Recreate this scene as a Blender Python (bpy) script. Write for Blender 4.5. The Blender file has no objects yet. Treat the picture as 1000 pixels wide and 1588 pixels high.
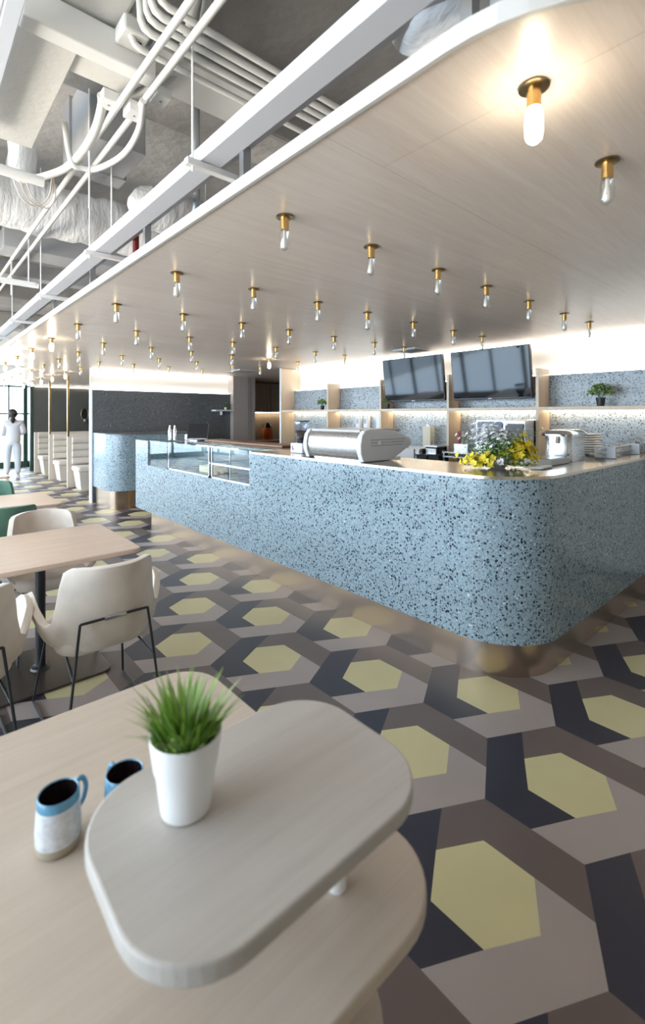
import bpy, bmesh, math, random
from mathutils import Vector, Matrix, Quaternion
R = random.Random(7)
PI = math.pi
S = bpy.context.scene
COL = S.collection

# ------------------------------------------------------------------ camera, light, exposure
cd = bpy.data.cameras.new('camera'); cam = bpy.data.objects.new('camera', cd); COL.objects.link(cam)
cam.location = (0, 0, 1.55); cam.rotation_euler = (PI/2, 0, -math.radians(41.5))
cd.sensor_fit = 'HORIZONTAL'; cd.sensor_width = 36; cd.lens = 36*.733; cd.shift_y = -(794-643.6)/1000
cd.clip_start = .02; cd.clip_end = 200
cd.dof.use_dof = True; cd.dof.focus_distance = 3.6; cd.dof.aperture_fstop = 4.0
S.camera = cam
S.view_settings.view_transform = 'Standard'; S.view_settings.look = 'None'
S.view_settings.exposure = 0.55; S.view_settings.gamma = 1; S.view_settings.use_curve_mapping = False
c = S.cycles
c.use_denoising = True; c.max_bounces = 9; c.diffuse_bounces = 5; c.glossy_bounces = 4; c.transparent_max_bounces = 16
c.transmission_bounces = 6; c.sample_clamp_indirect = 6; c.caustics_reflective = False; c.caustics_refractive = False; c.blur_glossy = .5
W = bpy.data.worlds.new('sky'); S.world = W; W.use_nodes = True
nt = W.node_tree; bg = nt.nodes['Background']
SKY = 8.0
tcw = nt.nodes.new('ShaderNodeTexCoord'); sxw = nt.nodes.new('ShaderNodeSeparateXYZ'); crw = nt.nodes.new('ShaderNodeValToRGB')
nt.links.new(tcw.outputs['Generated'], sxw.inputs[0]); nt.links.new(crw.outputs[0], bg.inputs[0])
mrw = nt.nodes.new('ShaderNodeMapRange'); mrw.inputs['From Min'].default_value = -1; nt.links.new(sxw.outputs['Z'], mrw.inputs[0]); nt.links.new(mrw.outputs[0], crw.inputs[0])
crw.color_ramp.elements[0].position = .36; crw.color_ramp.elements[0].color = (1.55, 1.40, 1.24, 1)      # added warm glow from below in place of paving; brightens the wooden ceiling
e_ = crw.color_ramp.elements.new(.42); e_.color = (.62, .80, 1.02, 1)                                  # added bluish band below the horizon for the televisions to reflect
crw.color_ramp.elements[2].position = .54; crw.color_ramp.elements[2].color = (.82, .91, 1, 1)        # hazy sky
e_ = crw.color_ramp.elements.new(.9); e_.color = (.55, .74, 1, 1)
bg.inputs[1].default_value = SKY

def portal(loc, rot, sx, sy):
    l = bpy.data.lights.new('window_portal', 'AREA'); l.shape = 'RECTANGLE'; l.size = sx; l.size_y = sy
    l.cycles.is_portal = True
    o = bpy.data.objects.new('window_portal', l); COL.objects.link(o); o.location = loc; o.rotation_euler = rot
XL = -3.4; YB = -2.6; YF = 16.4; XR = 5.4; ZC = 4.1
portal((XL-.12, 8.4, 1.95), (0, -PI/2, 0), 3.7, 16.0)
portal((-.1, YF+.12, 1.2), (-PI/2, 0, 0), 5.6, 2.4)

# ------------------------------------------------------------------ helpers
def V(*a): return Vector(a)
def new(): return bmesh.new()
def box(bm, x0, x1, y0, y1, z0, z1, M=None):
    vs = [bm.verts.new((x, y, z)) for z in (z0, z1) for x, y in ((x0, y0), (x1, y0), (x1, y1), (x0, y1))]
    if M is not None:
        for v in vs: v.co = M @ v.co
    for f in ((3,2,1,0), (4,5,6,7), (0,1,5,4), (1,2,6,5), (2,3,7,6), (3,0,4,7)): bm.faces.new([vs[i] for i in f])
    return vs
def rings(bm, rs, cap=True, closed=False):
    prev = None; L = []
    for r in rs: L.append([bm.verts.new(p) for p in r])
    n = len(L[0])
    for a, b in zip(L, L[1:] + ([L[0]] if closed else [])):
        for i in range(n): bm.faces.new((a[i], a[(i+1) % n], b[(i+1) % n], b[i]))
    if cap and not closed:
        bm.faces.new(L[0][::-1]); bm.faces.new(L[-1])
def tube(bm, pts, r, seg=10, cap=True):
    pts = [Vector(p) for p in pts]; n = len(pts)
    rr = r if isinstance(r, (list, tuple)) else [r]*n
    t0 = (pts[1]-pts[0]).normalized(); up = V(0,0,1) if abs(t0.z) < .9 else V(1,0,0)
    a = t0.cross(up).normalized(); rs = []; prev = t0
    for i, p in enumerate(pts):
        if i == 0: t = t0
        elif i == n-1: t = (pts[i]-pts[i-1]).normalized()
        else: t = ((pts[i]-pts[i-1]).normalized() + (pts[i+1]-pts[i]).normalized()).normalized()
        a = (prev.rotation_difference(t) @ a); a = (a - t*a.dot(t)).normalized(); prev = t
        b = t.cross(a)
        rs.append([p + (a*math.cos(k*2*PI/seg) + b*math.sin(k*2*PI/seg))*rr[i] for k in range(seg)])
    rings(bm, rs, cap)
def lathe(bm, prof, cx=0, cy=0, cz=0, seg=24, cap=True):
    rings(bm, [[V(cx+r*math.cos(k*2*PI/seg), cy+r*math.sin(k*2*PI/seg), cz+z) for k in range(seg)] for r, z in prof], cap)
def prism(bm, out, z0, z1):
    rings(bm, [[V(x, y, z0) for x, y in out], [V(x, y, z1) for x, y in out]])
def rrect(x0, x1, y0, y1, r, n=8, rs=None):
    rs = rs or [r]*4; o = []
    for (cx, cy, a, q) in ((x0, y0, PI, rs[0]), (x1, y0, 1.5*PI, rs[1]), (x1, y1, 0, rs[2]), (x0, y1, .5*PI, rs[3])):
        ox = cx + (q if cx == x0 else -q); oy = cy + (q if cy == y0 else -q)
        if q < 1e-5: o.append((cx, cy)); continue
        for k in range(n+1): o.append((ox+q*math.cos(a+k*PI/2/n), oy+q*math.sin(a+k*PI/2/n)))
    return o
def smoothpath(pts, n=8):
    pts = [Vector(p) for p in pts]; P = [pts[0]*2-pts[1]] + pts + [pts[-1]*2-pts[-2]]; o = []
    for i in range(1, len(P)-2):
        for k in range(n):
            t = k/n; a, b, c_, d = P[i-1], P[i], P[i+1], P[i+2]
            o.append(.5*((2*b)+(c_-a)*t+(2*a-5*b+4*c_-d)*t*t+(3*b-a-3*c_+d)*t**3))
    o.append(pts[-1]); return o
def obj(name, bm, mat, parent=None, smooth=False, bevel=0, sub=0, solid=0, loc=None, seg=2):
    bmesh.ops.recalc_face_normals(bm, faces=bm.faces)
    me = bpy.data.meshes.new(name); bm.to_mesh(me); bm.free()
    for m in (mat if isinstance(mat, (list, tuple)) else [mat]): me.materials.append(m)
    if smooth:
        for p in me.polygons: p.use_smooth = True
    o = bpy.data.objects.new(name, me); COL.objects.link(o)
    if parent is not None:
        o.parent = parent
        q = parent; off = Vector((0,0,0))
        if not parent.get('_local'):
            if parent.type == 'EMPTY': o.location = -parent.location
    if loc: o.location = loc
    if solid:
        m = o.modifiers.new('solid', 'SOLIDIFY'); m.thickness = solid; m.offset = 0
    if bevel:
        m = o.modifiers.new('bevel', 'BEVEL'); m.width = bevel; m.segments = seg; m.limit_method = 'ANGLE'; m.angle_limit = math.radians(40)
        if not smooth:
            m.harden_normals = False
    if sub:
        m = o.modifiers.new('sub', 'SUBSURF'); m.levels = sub; m.render_levels = sub
    if smooth and not sub:
        m = o.modifiers.new('edges', 'EDGE_SPLIT'); m.split_angle = math.radians(38)
    return o
def tag(o, label, cat, group=None, kind=None):
    o['label'] = label; o['category'] = cat
    if group: o['group'] = group
    if kind: o['kind'] = kind
    return o
def thing(name, label, cat, loc=(0,0,0), group=None, local=False, rz=0):
    o = bpy.data.objects.new(name, None); COL.objects.link(o); o.location = loc; o.rotation_euler.z = rz
    o.empty_display_size = .05
    if local: LOCALS.add(o.name)
    return tag(o, label, cat, group)
LOCALS = set()
def part(name, bm, mat, parent, **k):
    """a part of a thing; meshes are given in world metres unless the thing was opened local"""
    o = obj(name, bm, mat, parent, **k)
    if parent.name in LOCALS: o.location = (0,0,0)
    LOCALS.add(o.name)
    return o
def struct(name, bm, mat, parent=None, **k):
    o = obj(name, bm, mat, parent, **k)
    if parent is None: o['kind'] = 'structure'
    return o
def dup(root, loc, rz=0, label=None, group=None):
    r = root.copy(); COL.objects.link(r); r.location = loc; r.rotation_euler = (0,0,rz)
    if label: r['label'] = label
    if group: r['group'] = group
    for ch in list(root.children):
        d = ch.copy(); COL.objects.link(d); d.parent = r
        for g in list(ch.children):
            e = g.copy(); COL.objects.link(e); e.parent = d
    return r

# ------------------------------------------------------------------ materials
def mat(name, col, rough=.5, metal=0, spec=.5, coat=0, emit=None, estr=0, bump=0, bscale=60, var=0, vscale=4, sheen=0, stretch=(1,1,1)):
    m = bpy.data.materials.new(name); m.use_nodes = True; n = m.node_tree; b = n.nodes['Principled BSDF']
    b.inputs['Base Color'].default_value = (*col, 1); b.inputs['Roughness'].default_value = rough
    b.inputs['Metallic'].default_value = metal; b.inputs['Specular IOR Level'].default_value = spec
    b.inputs['Coat Weight'].default_value = coat; b.inputs['Sheen Weight'].default_value = sheen
    if emit: b.inputs['Emission Color'].default_value = (*emit, 1); b.inputs['Emission Strength'].default_value = estr
    if bump or var:
        tc = n.nodes.new('ShaderNodeTexCoord'); mp = n.nodes.new('ShaderNodeMapping'); mp.inputs['Scale'].default_value = stretch
        n.links.new(tc.outputs['Object'], mp.inputs[0])
    if var:
        nz = n.nodes.new('ShaderNodeTexNoise'); nz.inputs['Scale'].default_value = vscale; nz.inputs['Detail'].default_value = 5
        n.links.new(mp.outputs[0], nz.inputs[0])
        cr = n.nodes.new('ShaderNodeValToRGB'); n.links.new(nz.outputs[0], cr.inputs[0]); n.links.new(cr.outputs[0], b.inputs['Base Color'])
        cr.color_ramp.elements[0].position = .3; cr.color_ramp.elements[1].position = .7
        cr.color_ramp.elements[0].color = (*[x*(1-var) for x in col], 1); cr.color_ramp.elements[1].color = (*[min(1, x*(1+var)) for x in col], 1)
    if bump:
        nb = n.nodes.new('ShaderNodeTexNoise'); nb.inputs['Scale'].default_value = bscale; nb.inputs['Detail'].default_value = 6
        n.links.new(mp.outputs[0], nb.inputs[0])
        bp = n.nodes.new('ShaderNodeBump'); bp.inputs['Strength'].default_value = bump; bp.inputs['Distance'].default_value = .02
        n.links.new(nb.outputs[0], bp.inputs['Height']); n.links.new(bp.outputs[0], b.inputs['Normal'])
    return m
def wood(name, c0, c1, axis='x', rough=.45, sc=1.0, coat=0, plank=None):
    m = bpy.data.materials.new(name); m.use_nodes = True; n = m.node_tree; b = n.nodes['Principled BSDF']
    tc = n.nodes.new('ShaderNodeTexCoord'); mp = n.nodes.new('ShaderNodeMapping')
    st = {'x': (.7, 14, 14), 'y': (14, .7, 14), 'z': (14, 14, .7)}[axis]; mp.inputs['Scale'].default_value = [s*sc for s in st]
    n.links.new(tc.outputs['Object'], mp.inputs[0])
    a = n.nodes.new('ShaderNodeTexNoise'); a.inputs['Scale'].default_value = 1.6; a.inputs['Detail'].default_value = 7; a.inputs['Roughness'].default_value = .62; a.inputs['Distortion'].default_value = .6
    n.links.new(mp.outputs[0], a.inputs[0])
    f = n.nodes.new('ShaderNodeTexNoise'); f.inputs['Scale'].default_value = 9; f.inputs['Detail'].default_value = 3; n.links.new(mp.outputs[0], f.inputs[0])
    mx = n.nodes.new('ShaderNodeMix'); mx.inputs[0].default_value = .35; n.links.new(a.outputs[0], mx.inputs[2]); n.links.new(f.outputs[0], mx.inputs[3])
    cr = n.nodes.new('ShaderNodeValToRGB'); n.links.new(mx.outputs[0], cr.inputs[0])
    cr.color_ramp.elements[0].position = .3; cr.color_ramp.elements[0].color = (*c0, 1)
    cr.color_ramp.elements[1].position = .66; cr.color_ramp.elements[1].color = (*c1, 1)
    out = cr.outputs[0]
    if plank:
        mp2 = n.nodes.new('ShaderNodeMapping'); n.links.new(tc.outputs['Object'], mp2.inputs[0]); mp2.inputs['Rotation'].default_value = (0, 0, plank[2])
        br = n.nodes.new('ShaderNodeTexBrick'); br.inputs['Scale'].default_value = 1; br.inputs['Brick Width'].default_value = plank[0]; br.inputs['Row Height'].default_value = plank[1]
        br.inputs['Mortar Size'].default_value = .0015; br.inputs['Color1'].default_value = (1,1,1,1); br.inputs['Color2'].default_value = (.9,.9,.9,1); br.inputs['Mortar'].default_value = (.75,.73,.7,1)
        n.links.new(mp2.outputs[0], br.inputs[0])
        mu = n.nodes.new('ShaderNodeMix'); mu.data_type = 'RGBA'; mu.blend_type = 'MULTIPLY'; mu.inputs[0].default_value = 1
        n.links.new(out, mu.inputs[6]); n.links.new(br.outputs[0], mu.inputs[7]); out = mu.outputs[2]
    n.links.new(out, b.inputs['Base Color']); b.inputs['Roughness'].default_value = rough; b.inputs['Coat Weight'].default_value = coat; b.inputs['Coat Roughness'].default_value = .25
    return m
def terrazzo(name, base, rough=.22, k=1.0):
    m = bpy.data.materials.new(name); m.use_nodes = True; n = m.node_tree; b = n.nodes['Principled BSDF']
    tc0 = n.nodes.new('ShaderNodeTexCoord'); wn = n.nodes.new('ShaderNodeTexNoise'); wn.inputs['Scale'].default_value = 75; wn.inputs['Detail'].default_value = 2
    n.links.new(tc0.outputs['Object'], wn.inputs[0])
    ws = n.nodes.new('ShaderNodeVectorMath'); ws.operation = 'SCALE'; ws.inputs[3].default_value = .016; n.links.new(wn.outputs['Color'], ws.inputs[0])
    wa = n.nodes.new('ShaderNodeVectorMath'); wa.operation = 'ADD'; n.links.new(tc0.outputs['Object'], wa.inputs[0]); n.links.new(ws.outputs[0], wa.inputs[1])
    cur = None
    def layer(sc, thr, ramp, prev):
        v = n.nodes.new('ShaderNodeTexVoronoi'); v.inputs['Scale'].default_value = sc*k; v.inputs['Randomness'].default_value = 1
        n.links.new(wa.outputs[0], v.inputs['Vector'])
        s = n.nodes.new('ShaderNodeSeparateColor'); n.links.new(v.outputs['Color'], s.inputs[0])
        mr = n.nodes.new('ShaderNodeMath'); mr.operation = 'MULTIPLY'; n.links.new(s.outputs[1], mr.inputs[0]); mr.inputs[1].default_value = thr
        lt = n.nodes.new('ShaderNodeMath'); lt.operation = 'LESS_THAN'; n.links.new(v.outputs['Distance'], lt.inputs[0]); n.links.new(mr.outputs[0], lt.inputs[1])
        cr = n.nodes.new('ShaderNodeValToRGB'); cr.color_ramp.interpolation = 'CONSTANT'; n.links.new(s.outputs[0], cr.inputs[0])
        while len(cr.color_ramp.elements) < len(ramp): cr.color_ramp.elements.new(.5)
        for e, (p, c_) in zip(cr.color_ramp.elements, ramp): e.position = p; e.color = (*c_, 1)
        mx = n.nodes.new('ShaderNodeMix'); mx.data_type = 'RGBA'; n.links.new(lt.outputs[0], mx.inputs[0])
        if prev is None: mx.inputs[6].default_value = (*base, 1)
        else: n.links.new(prev, mx.inputs[6])
        n.links.new(cr.outputs[0], mx.inputs[7]); return mx.outputs[2]
    bb = Vector(base)
    cur = layer(125, .62, [(0, tuple(bb*.3)), (.3, tuple(bb*1.25)), (.5, tuple(bb*.65)), (.75, tuple(bb*1.5))], None)
    cur = layer(66, .58, [(0, (.018,.026,.04)), (.36, tuple(bb*.42)), (.62, (.55,.6,.64)), (.66, tuple(bb*.8)), (.80, (.05,.07,.1))], cur)
    n.links.new(cur, b.inputs['Base Color']); b.inputs['Roughness'].default_value = rough; b.inputs['Specular IOR Level'].default_value = .5
    return m
def glass(name, tint=(.95,.98,.98), refl=.12, rough=.0):
    m = bpy.data.materials.new(name); m.use_nodes = True; n = m.node_tree; n.nodes.clear()
    o = n.nodes.new('ShaderNodeOutputMaterial'); t = n.nodes.new('ShaderNodeBsdfTransparent'); g = n.nodes.new('ShaderNodeBsdfGlossy')
    lw = n.nodes.new('ShaderNodeLayerWeight'); lw.inputs[0].default_value = .5; mx = n.nodes.new('ShaderNodeMixShader')
    pw = n.nodes.new('ShaderNodeMath'); pw.operation = 'POWER'; n.links.new(lw.outputs['Facing'], pw.inputs[0]); pw.inputs[1].default_value = 3.5
    fr = n.nodes.new('ShaderNodeMath'); fr.operation = 'MULTIPLY_ADD'; n.links.new(pw.outputs[0], fr.inputs[0]); fr.inputs[1].default_value = .55; fr.inputs[2].default_value = refl*.35
    t.inputs[0].default_value = (*tint, 1); g.inputs['Roughness'].default_value = rough
    n.links.new(fr.outputs[0], mx.inputs[0]); n.links.new(t.outputs[0], mx.inputs[1]); n.links.new(g.outputs[0], mx.inputs[2]); n.links.new(mx.outputs[0], o.inputs[0])
    return m
def brushed(name, col, rough=.3, axis='z', amt=.12):
    m = bpy.data.materials.new(name); m.use_nodes = True; n = m.node_tree; b = n.nodes['Principled BSDF']
    b.inputs['Base Color'].default_value = (*col, 1); b.inputs['Metallic'].default_value = 1
    tc = n.nodes.new('ShaderNodeTexCoord'); mp = n.nodes.new('ShaderNodeMapping'); n.links.new(tc.outputs['Object'], mp.inputs[0])
    mp.inputs['Scale'].default_value = {'z': (40, 40, .6), 'x': (.6, 40, 40), 'y': (40, .6, 40)}[axis]
    nz = n.nodes.new('ShaderNodeTexNoise'); nz.inputs['Scale'].default_value = 4; n.links.new(mp.outputs[0], nz.inputs[0])
    mr = n.nodes.new('ShaderNodeMapRange'); mr.inputs['To Min'].default_value = rough-amt; mr.inputs['To Max'].default_value = rough+amt
    n.links.new(nz.outputs[0], mr.inputs[0]); n.links.new(mr.outputs[0], b.inputs['Roughness'])
    return m
M = {}
M['yellow'] = mat('floor_yellow', (.59,.52,.285), .42, var=.05, vscale=3)
M['greige'] = mat('floor_greige', (.36,.30,.275), .42, var=.05, vscale=3)
M['brown'] = mat('floor_brown', (.135,.10,.088), .42, var=.08, vscale=3)
M['navy'] = mat('floor_navy', (.030,.027,.040), .42, var=.08, vscale=3)
M['canopy'] = wood('pale_limed_wood', (.75,.64,.575), (.87,.78,.725), 'x', .33, 1, .15, plank=(2.4, 1.05, 0))
M['white'] = mat('white_paint', (.80,.80,.79), .45)
M['offwhite'] = mat('offwhite_duct', (.70,.69,.66), .6, bump=.25, bscale=14)
M['slab'] = mat('grey_painted_slab', (.43,.42,.41), .8, bump=.7, bscale=9, var=.12, vscale=3)
M['ceilgrey'] = mat('grey_painted_metal', (.40,.41,.43), .6)
M['pipe'] = mat('painted_conduit', (.66,.66,.64), .5)
M['wrap'] = mat('wrapped_insulation', (.72,.73,.75), .55, bump=.9, bscale=7, stretch=(3,1,1))
M['tray'] = mat('white_tray', (.60,.64,.71), .4)
M['wallwhite'] = mat('wall_white', (.86,.84,.80), .7)
M['wallbeige'] = mat('wall_beige', (.55,.50,.44), .7)
M['darkwall'] = mat('dark_olive_wall', (.085,.085,.075), .5, var=.05)
M['green'] = mat('dark_green_frame', (.02,.05,.04), .35)
M['terr'] = terrazzo('blue_terrazzo', (.265,.345,.395), .18)
M['terrdark'] = terrazzo('dark_terrazzo', (.135,.145,.155), .3)
M['terrshelf'] = terrazzo('shelf_terrazzo', (.33,.38,.42), .3)
M['bronze'] = brushed('brushed_bronze', (.60,.48,.385), .27, 'z', 0)
M['steeltop'] = brushed('brushed_warm_steel', (.70,.63,.55), .22, 'y', .08)
M['steel'] = brushed('brushed_steel', (.72,.74,.77), .28, 'x')
M['chrome'] = mat('chrome', (.85,.87,.9), .1, 1)
M['brass'] = mat('brass', (.80,.52,.20), .25, 1)
M['platedark'] = mat('aged_brass_plate', (.32,.23,.13), .3, 1)
M['glass'] = glass('clear_glass', (.96,.98,.98), .15)
M['bulbglass'] = glass('bulb_glass', (.97,.98,.98), .7)
M['caseglass'] = glass('display_glass', (.93,.97,.98), .12)
M['filament'] = mat('frosted_filament', (.95,.92,.86), .3)
M['lit'] = mat('glowing_bulb', (1,.9,.7), .3, emit=(1,.85,.62), estr=38)
M['led'] = mat('led_strip', (1,1,1), .4, emit=(1,.93,.82), estr=11)
M['ledwarm'] = mat('warm_led_strip', (1,1,1), .4, emit=(1,.82,.56), estr=14)
M['shelfwood'] = wood('shelf_pale_wood', (.60,.47,.34), (.72,.59,.45), 'z', .4)
M['columnwood'] = wood('column_wood', (.42,.37,.34), (.52,.46,.43), 'z', .45)
M['kitchenwood'] = wood('kitchen_brown_wood', (.26,.21,.17), (.36,.30,.25), 'z', .4)
M['tabletop'] = wood('oak_tabletop', (.50,.37,.285), (.64,.50,.40), 'x', .4, 1.6)
M['stand'] = wood('blond_stand_wood', (.50,.41,.325), (.585,.49,.40), 'x', .45, 1.3)
M['standtop'] = wood('greyed_stand_wood', (.42,.385,.35), (.50,.46,.425), 'x', .45, 1.4)
M['velvet'] = mat('cream_velvet', (.68,.59,.51), .75, sheen=.35, var=.12, vscale=6)
M['greenvelvet'] = mat('green_velvet', (.075,.17,.115), .75, sheen=.3, var=.15, vscale=6)
M['black'] = mat('black_metal', (.012,.013,.016), .35)
M['darkbase'] = mat('dark_bronze_base', (.05,.035,.028), .25)
M['leather'] = mat('cream_leather', (.66,.60,.54), .45)
M['boothwood'] = mat('booth_panel', (.52,.45,.38), .5)
M['ceramic'] = mat('white_ceramic', (.78,.77,.76), .4)
M['mugwhite'] = mat('speckled_white_glaze', (.66,.68,.72), .25, var=.15, vscale=90)
M['mugblue'] = mat('blue_glaze', (.12,.30,.45), .2, var=.25, vscale=40)
M['mugclay'] = mat('raw_clay', (.42,.36,.27), .7)
M['mugdark'] = mat('dark_brown_glaze', (.02,.012,.014), .12)
M['soil'] = mat('dark_soil', (.02,.025,.012), .9)
M['black_pot'] = mat('black_pot', (.015,.015,.018), .4)
M['screen'] = mat('tv_screen', (.004,.005,.007), .05, spec=.45)
M['tvframe'] = mat('tv_bezel', (.02,.02,.023), .25)
M['whiteplastic'] = mat('white_plastic', (.78,.78,.80), .35)
M['greyplastic'] = mat('grey_plastic', (.46,.44,.44), .35)
M['blackplastic'] = mat('black_plastic', (.015,.016,.02), .3)
M['orange'] = mat('orange_plastic', (.65,.13,.04), .4)
M['pink'] = mat('magenta_plastic', (.5,.03,.12), .4)
M['purple'] = mat('purple_ink', (.16,.05,.32), .5)
M['bluepanel'] = mat('blue_black_panel', (.03,.05,.10), .15)
M['bluescreen'] = mat('pale_screen', (.35,.5,.7), .2)
M['hopper'] = glass('clear_hopper', (.9,.92,.96), .3)
M['beans'] = mat('coffee_beans', (.035,.018,.01), .5)
M['carton'] = mat('pale_carton', (.75,.68,.55), .6)
M['boardwood'] = mat('brown_board', (.20,.09,.045), .4)
M['bread'] = mat('golden_pastry', (.55,.36,.16), .7, var=.3, vscale=30)
M['cake'] = mat('pale_sponge', (.72,.62,.42), .8)
M['leafblade'] = mat('grass_blade', (.25,.42,.07), .5, var=.35, vscale=25)
M['leafdark'] = mat('leaf_dark', (.05,.13,.03), .5, var=.3, vscale=20)
M['leaf'] = mat('leaf_green', (.13,.27,.06), .5, var=.3, vscale=20)
M['leafpale'] = mat('leaf_pale', (.35,.42,.18), .5, var=.3, vscale=20)
M['petalyellow'] = mat('yellow_petal', (.85,.68,.05), .5)
M['petalwhite'] = mat('white_petal', (.85,.84,.86), .5)
M['skin'] = mat('skin', (.55,.36,.27), .5)
M['hair'] = mat('black_hair', (.012,.01,.012), .5)
M['shirt'] = mat('white_cotton', (.64,.64,.70), .8)
M['trousers'] = mat('pale_trousers', (.58,.62,.69), .8)
M['red'] = mat('red_paint', (.28,.02,.02), .4)
M['maroon'] = mat('maroon_slats', (.30,.03,.06), .5)
M['galv'] = mat('galvanised', (.45,.47,.5), .4, .6)
M['pave'] = mat('pale_paving', (.55,.55,.53), .8)
M['planter'] = mat('sand_planter', (.62,.48,.26), .7)

# ------------------------------------------------------------------ the floor
fl = new()
Wd, Rw = .6753, .5530; w, h1, h2 = .1614, .0925, .185; v, Vv = .187, .366
OX, OY = 1.419, .8085
x0, x1, y0, y1 = XL-.1, 8.3, YB-.1, YF+.15
for j in range(-8, 31):
    for i in range(-30, 30):
        cx = OX+Wd*(i+j/2); cy = OY+Rw*j
        if not (x0-.5 < cx < x1+.5 and y0-.5 < cy < y1+.5): continue
        a = [(-w,h1), (0,h2), (w,h1), (w,-h1), (0,-h2), (-w,-h1)]
        b = [(-Wd/2,v), (0,Vv), (Wd/2,v), (Wd/2,-v), (0,-Vv), (-Wd/2,-v)]
        s1, s2, s3 = (w, -(v+(Vv-v)*(1-w/(Wd/2)))), (-Wd/2, 0), (Wd/4, (v+Vv)/2)
        for mi, P in ((0, a), (1, [a[3], s1, b[4], b[5], s2, a[5], a[4]]), (3, [s2, b[0], b[1], s3, a[1], a[0], a[5]]), (2, [s3, b[2], b[3], s1, a[3], a[2], a[1]])):
            f = fl.faces.new([fl.verts.new((cx+p[0], cy+p[1], 0)) for p in P]); f.material_index = mi
bmesh.ops.triangulate(fl, faces=fl.faces)
for co, no in (((x0,0,0), (-1,0,0)), ((x1,0,0), (1,0,0)), ((0,y0,0), (0,-1,0)), ((0,y1,0), (0,1,0))):
    bmesh.ops.bisect_plane(fl, geom=fl.verts[:]+fl.edges[:]+fl.faces[:], plane_co=co, plane_no=no, clear_outer=True)
bmesh.ops.recalc_face_normals(fl, faces=fl.faces)
for f in fl.faces:
    if f.normal.z < 0: f.normal_flip()
me = bpy.data.meshes.new('floor'); fl.to_mesh(me); fl.free()
for k in ('yellow', 'greige', 'brown', 'navy'): me.materials.append(M[k])
o = bpy.data.objects.new('floor', me); COL.objects.link(o); o['kind'] = 'structure'
b = new(); box(b, -40, 40, YF+.15, 60, -.06, -.01); struct('ground', b, M['pave'])

# ------------------------------------------------------------------ shell
b = new(); box(b, XL-.1, 8.3, YB-.1, YF+.15, ZC, ZC+.1); struct('ceiling', b, M['slab'])
for k, yy in enumerate((2.95, 6.6, 10.2, 13.8)):
    b = new(); box(b, XL, 8.2, yy, yy+.45, ZC-.42, ZC); struct('ceiling_beam', b, M['slab'], bevel=.03)
b = new(); box(b, XL, 8.3, YB-.1, YB, 0, ZC); struct('wall_back', b, M['wallbeige'])
b = new(); box(b, XR, XR+.1, YB, 6.78, 0, ZC); struct('wall_right', b, M['wallwhite'])
b = new(); box(b, 8.2, 8.3, 6.6, YF, 0, ZC); struct('wall_kitchen', b, M['kitchenwood'])
b = new(); box(b, XR+.1, 8.2, 6.68, 6.78, 0, ZC); struct('wall_side', b, M['wallbeige'])
# window wall on the street side: wall above and mullioned windows
b = new(); box(b, XL-.1, XL, YB, YF, 3.85, ZC); box(b, XL-.1, XL, YB, .4, 0, 3.85); box(b, XL-.1, XL, YB, YF, 0, .12); struct('wall_left', b, M['wallwhite'])
nb = 8; ys = [.4+(YF-.4)*k/nb for k in range(nb+1)]
for k in range(nb):
    a, e = ys[k], ys[k+1]
    f = new()
    for (p, q) in ((a, a+.05), (e-.05, e), ((a+e)/2-.03, (a+e)/2+.03)): box(f, XL-.08, XL-.02, p, q, .12, 3.85)
    box(f, XL-.08, XL-.02, a, e, .12, .2); box(f, XL-.08, XL-.02, a, e, 3.78, 3.85); box(f, XL-.08, XL-.02, a, e, 2.5, 2.57)
    fo = struct('window_%d' % (k+1), f, M['green'])
    g = new(); box(g, XL-.056, XL-.05, a+.03, e-.03, .15, 3.82); struct('window_pane', g, M['glass'], fo)
# far glazed front
f = new()
for (p, q) in ((XL, XL+.08), (-2.2, -2.12), (-1, -.92), (.3, .38), (1.4, 1.46), (2.27, 2.31), (2.93, 3.0)): box(f, p, q, YF, YF+.06, 0, 2.45)
for z in (0, 1.56, 2.37): box(f, XL, 3.0, YF, YF+.06, z, z+(.18 if z == 0 else .05))
fo = struct('window_9', f, M['green'])
g = new(); box(g, XL, 2.95, YF+.025, YF+.031, .1, 2.4); struct('window_pane', g, M['glass'], fo)
b = new(); box(b, 2.64, 2.745, YF-.1, YF+.1, 0, 2.45); struct('trim_1', b, M['green'])
b = new(); box(b, XL, 8.2, YF, YF+.1, 2.45, ZC); box(b, 3.0, 8.2, YF, YF+.1, 0, 2.45); struct('wall_far', b, M['wallwhite'])
b = new(); box(b, 2.66, 5.4, 15.1, 15.2, 0, 2.33); struct('wall_front', b, M['darkwall'])
b = new(); box(b, 2.60, 2.66, 15.08, 15.22, 0, 2.38); struct('trim_2', b, M['green'])
b = new(); box(b, 5.3, 5.4, 9.05, 15.2, 0, 2.38); struct('wall_booth', b, M['darkwall'])
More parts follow.
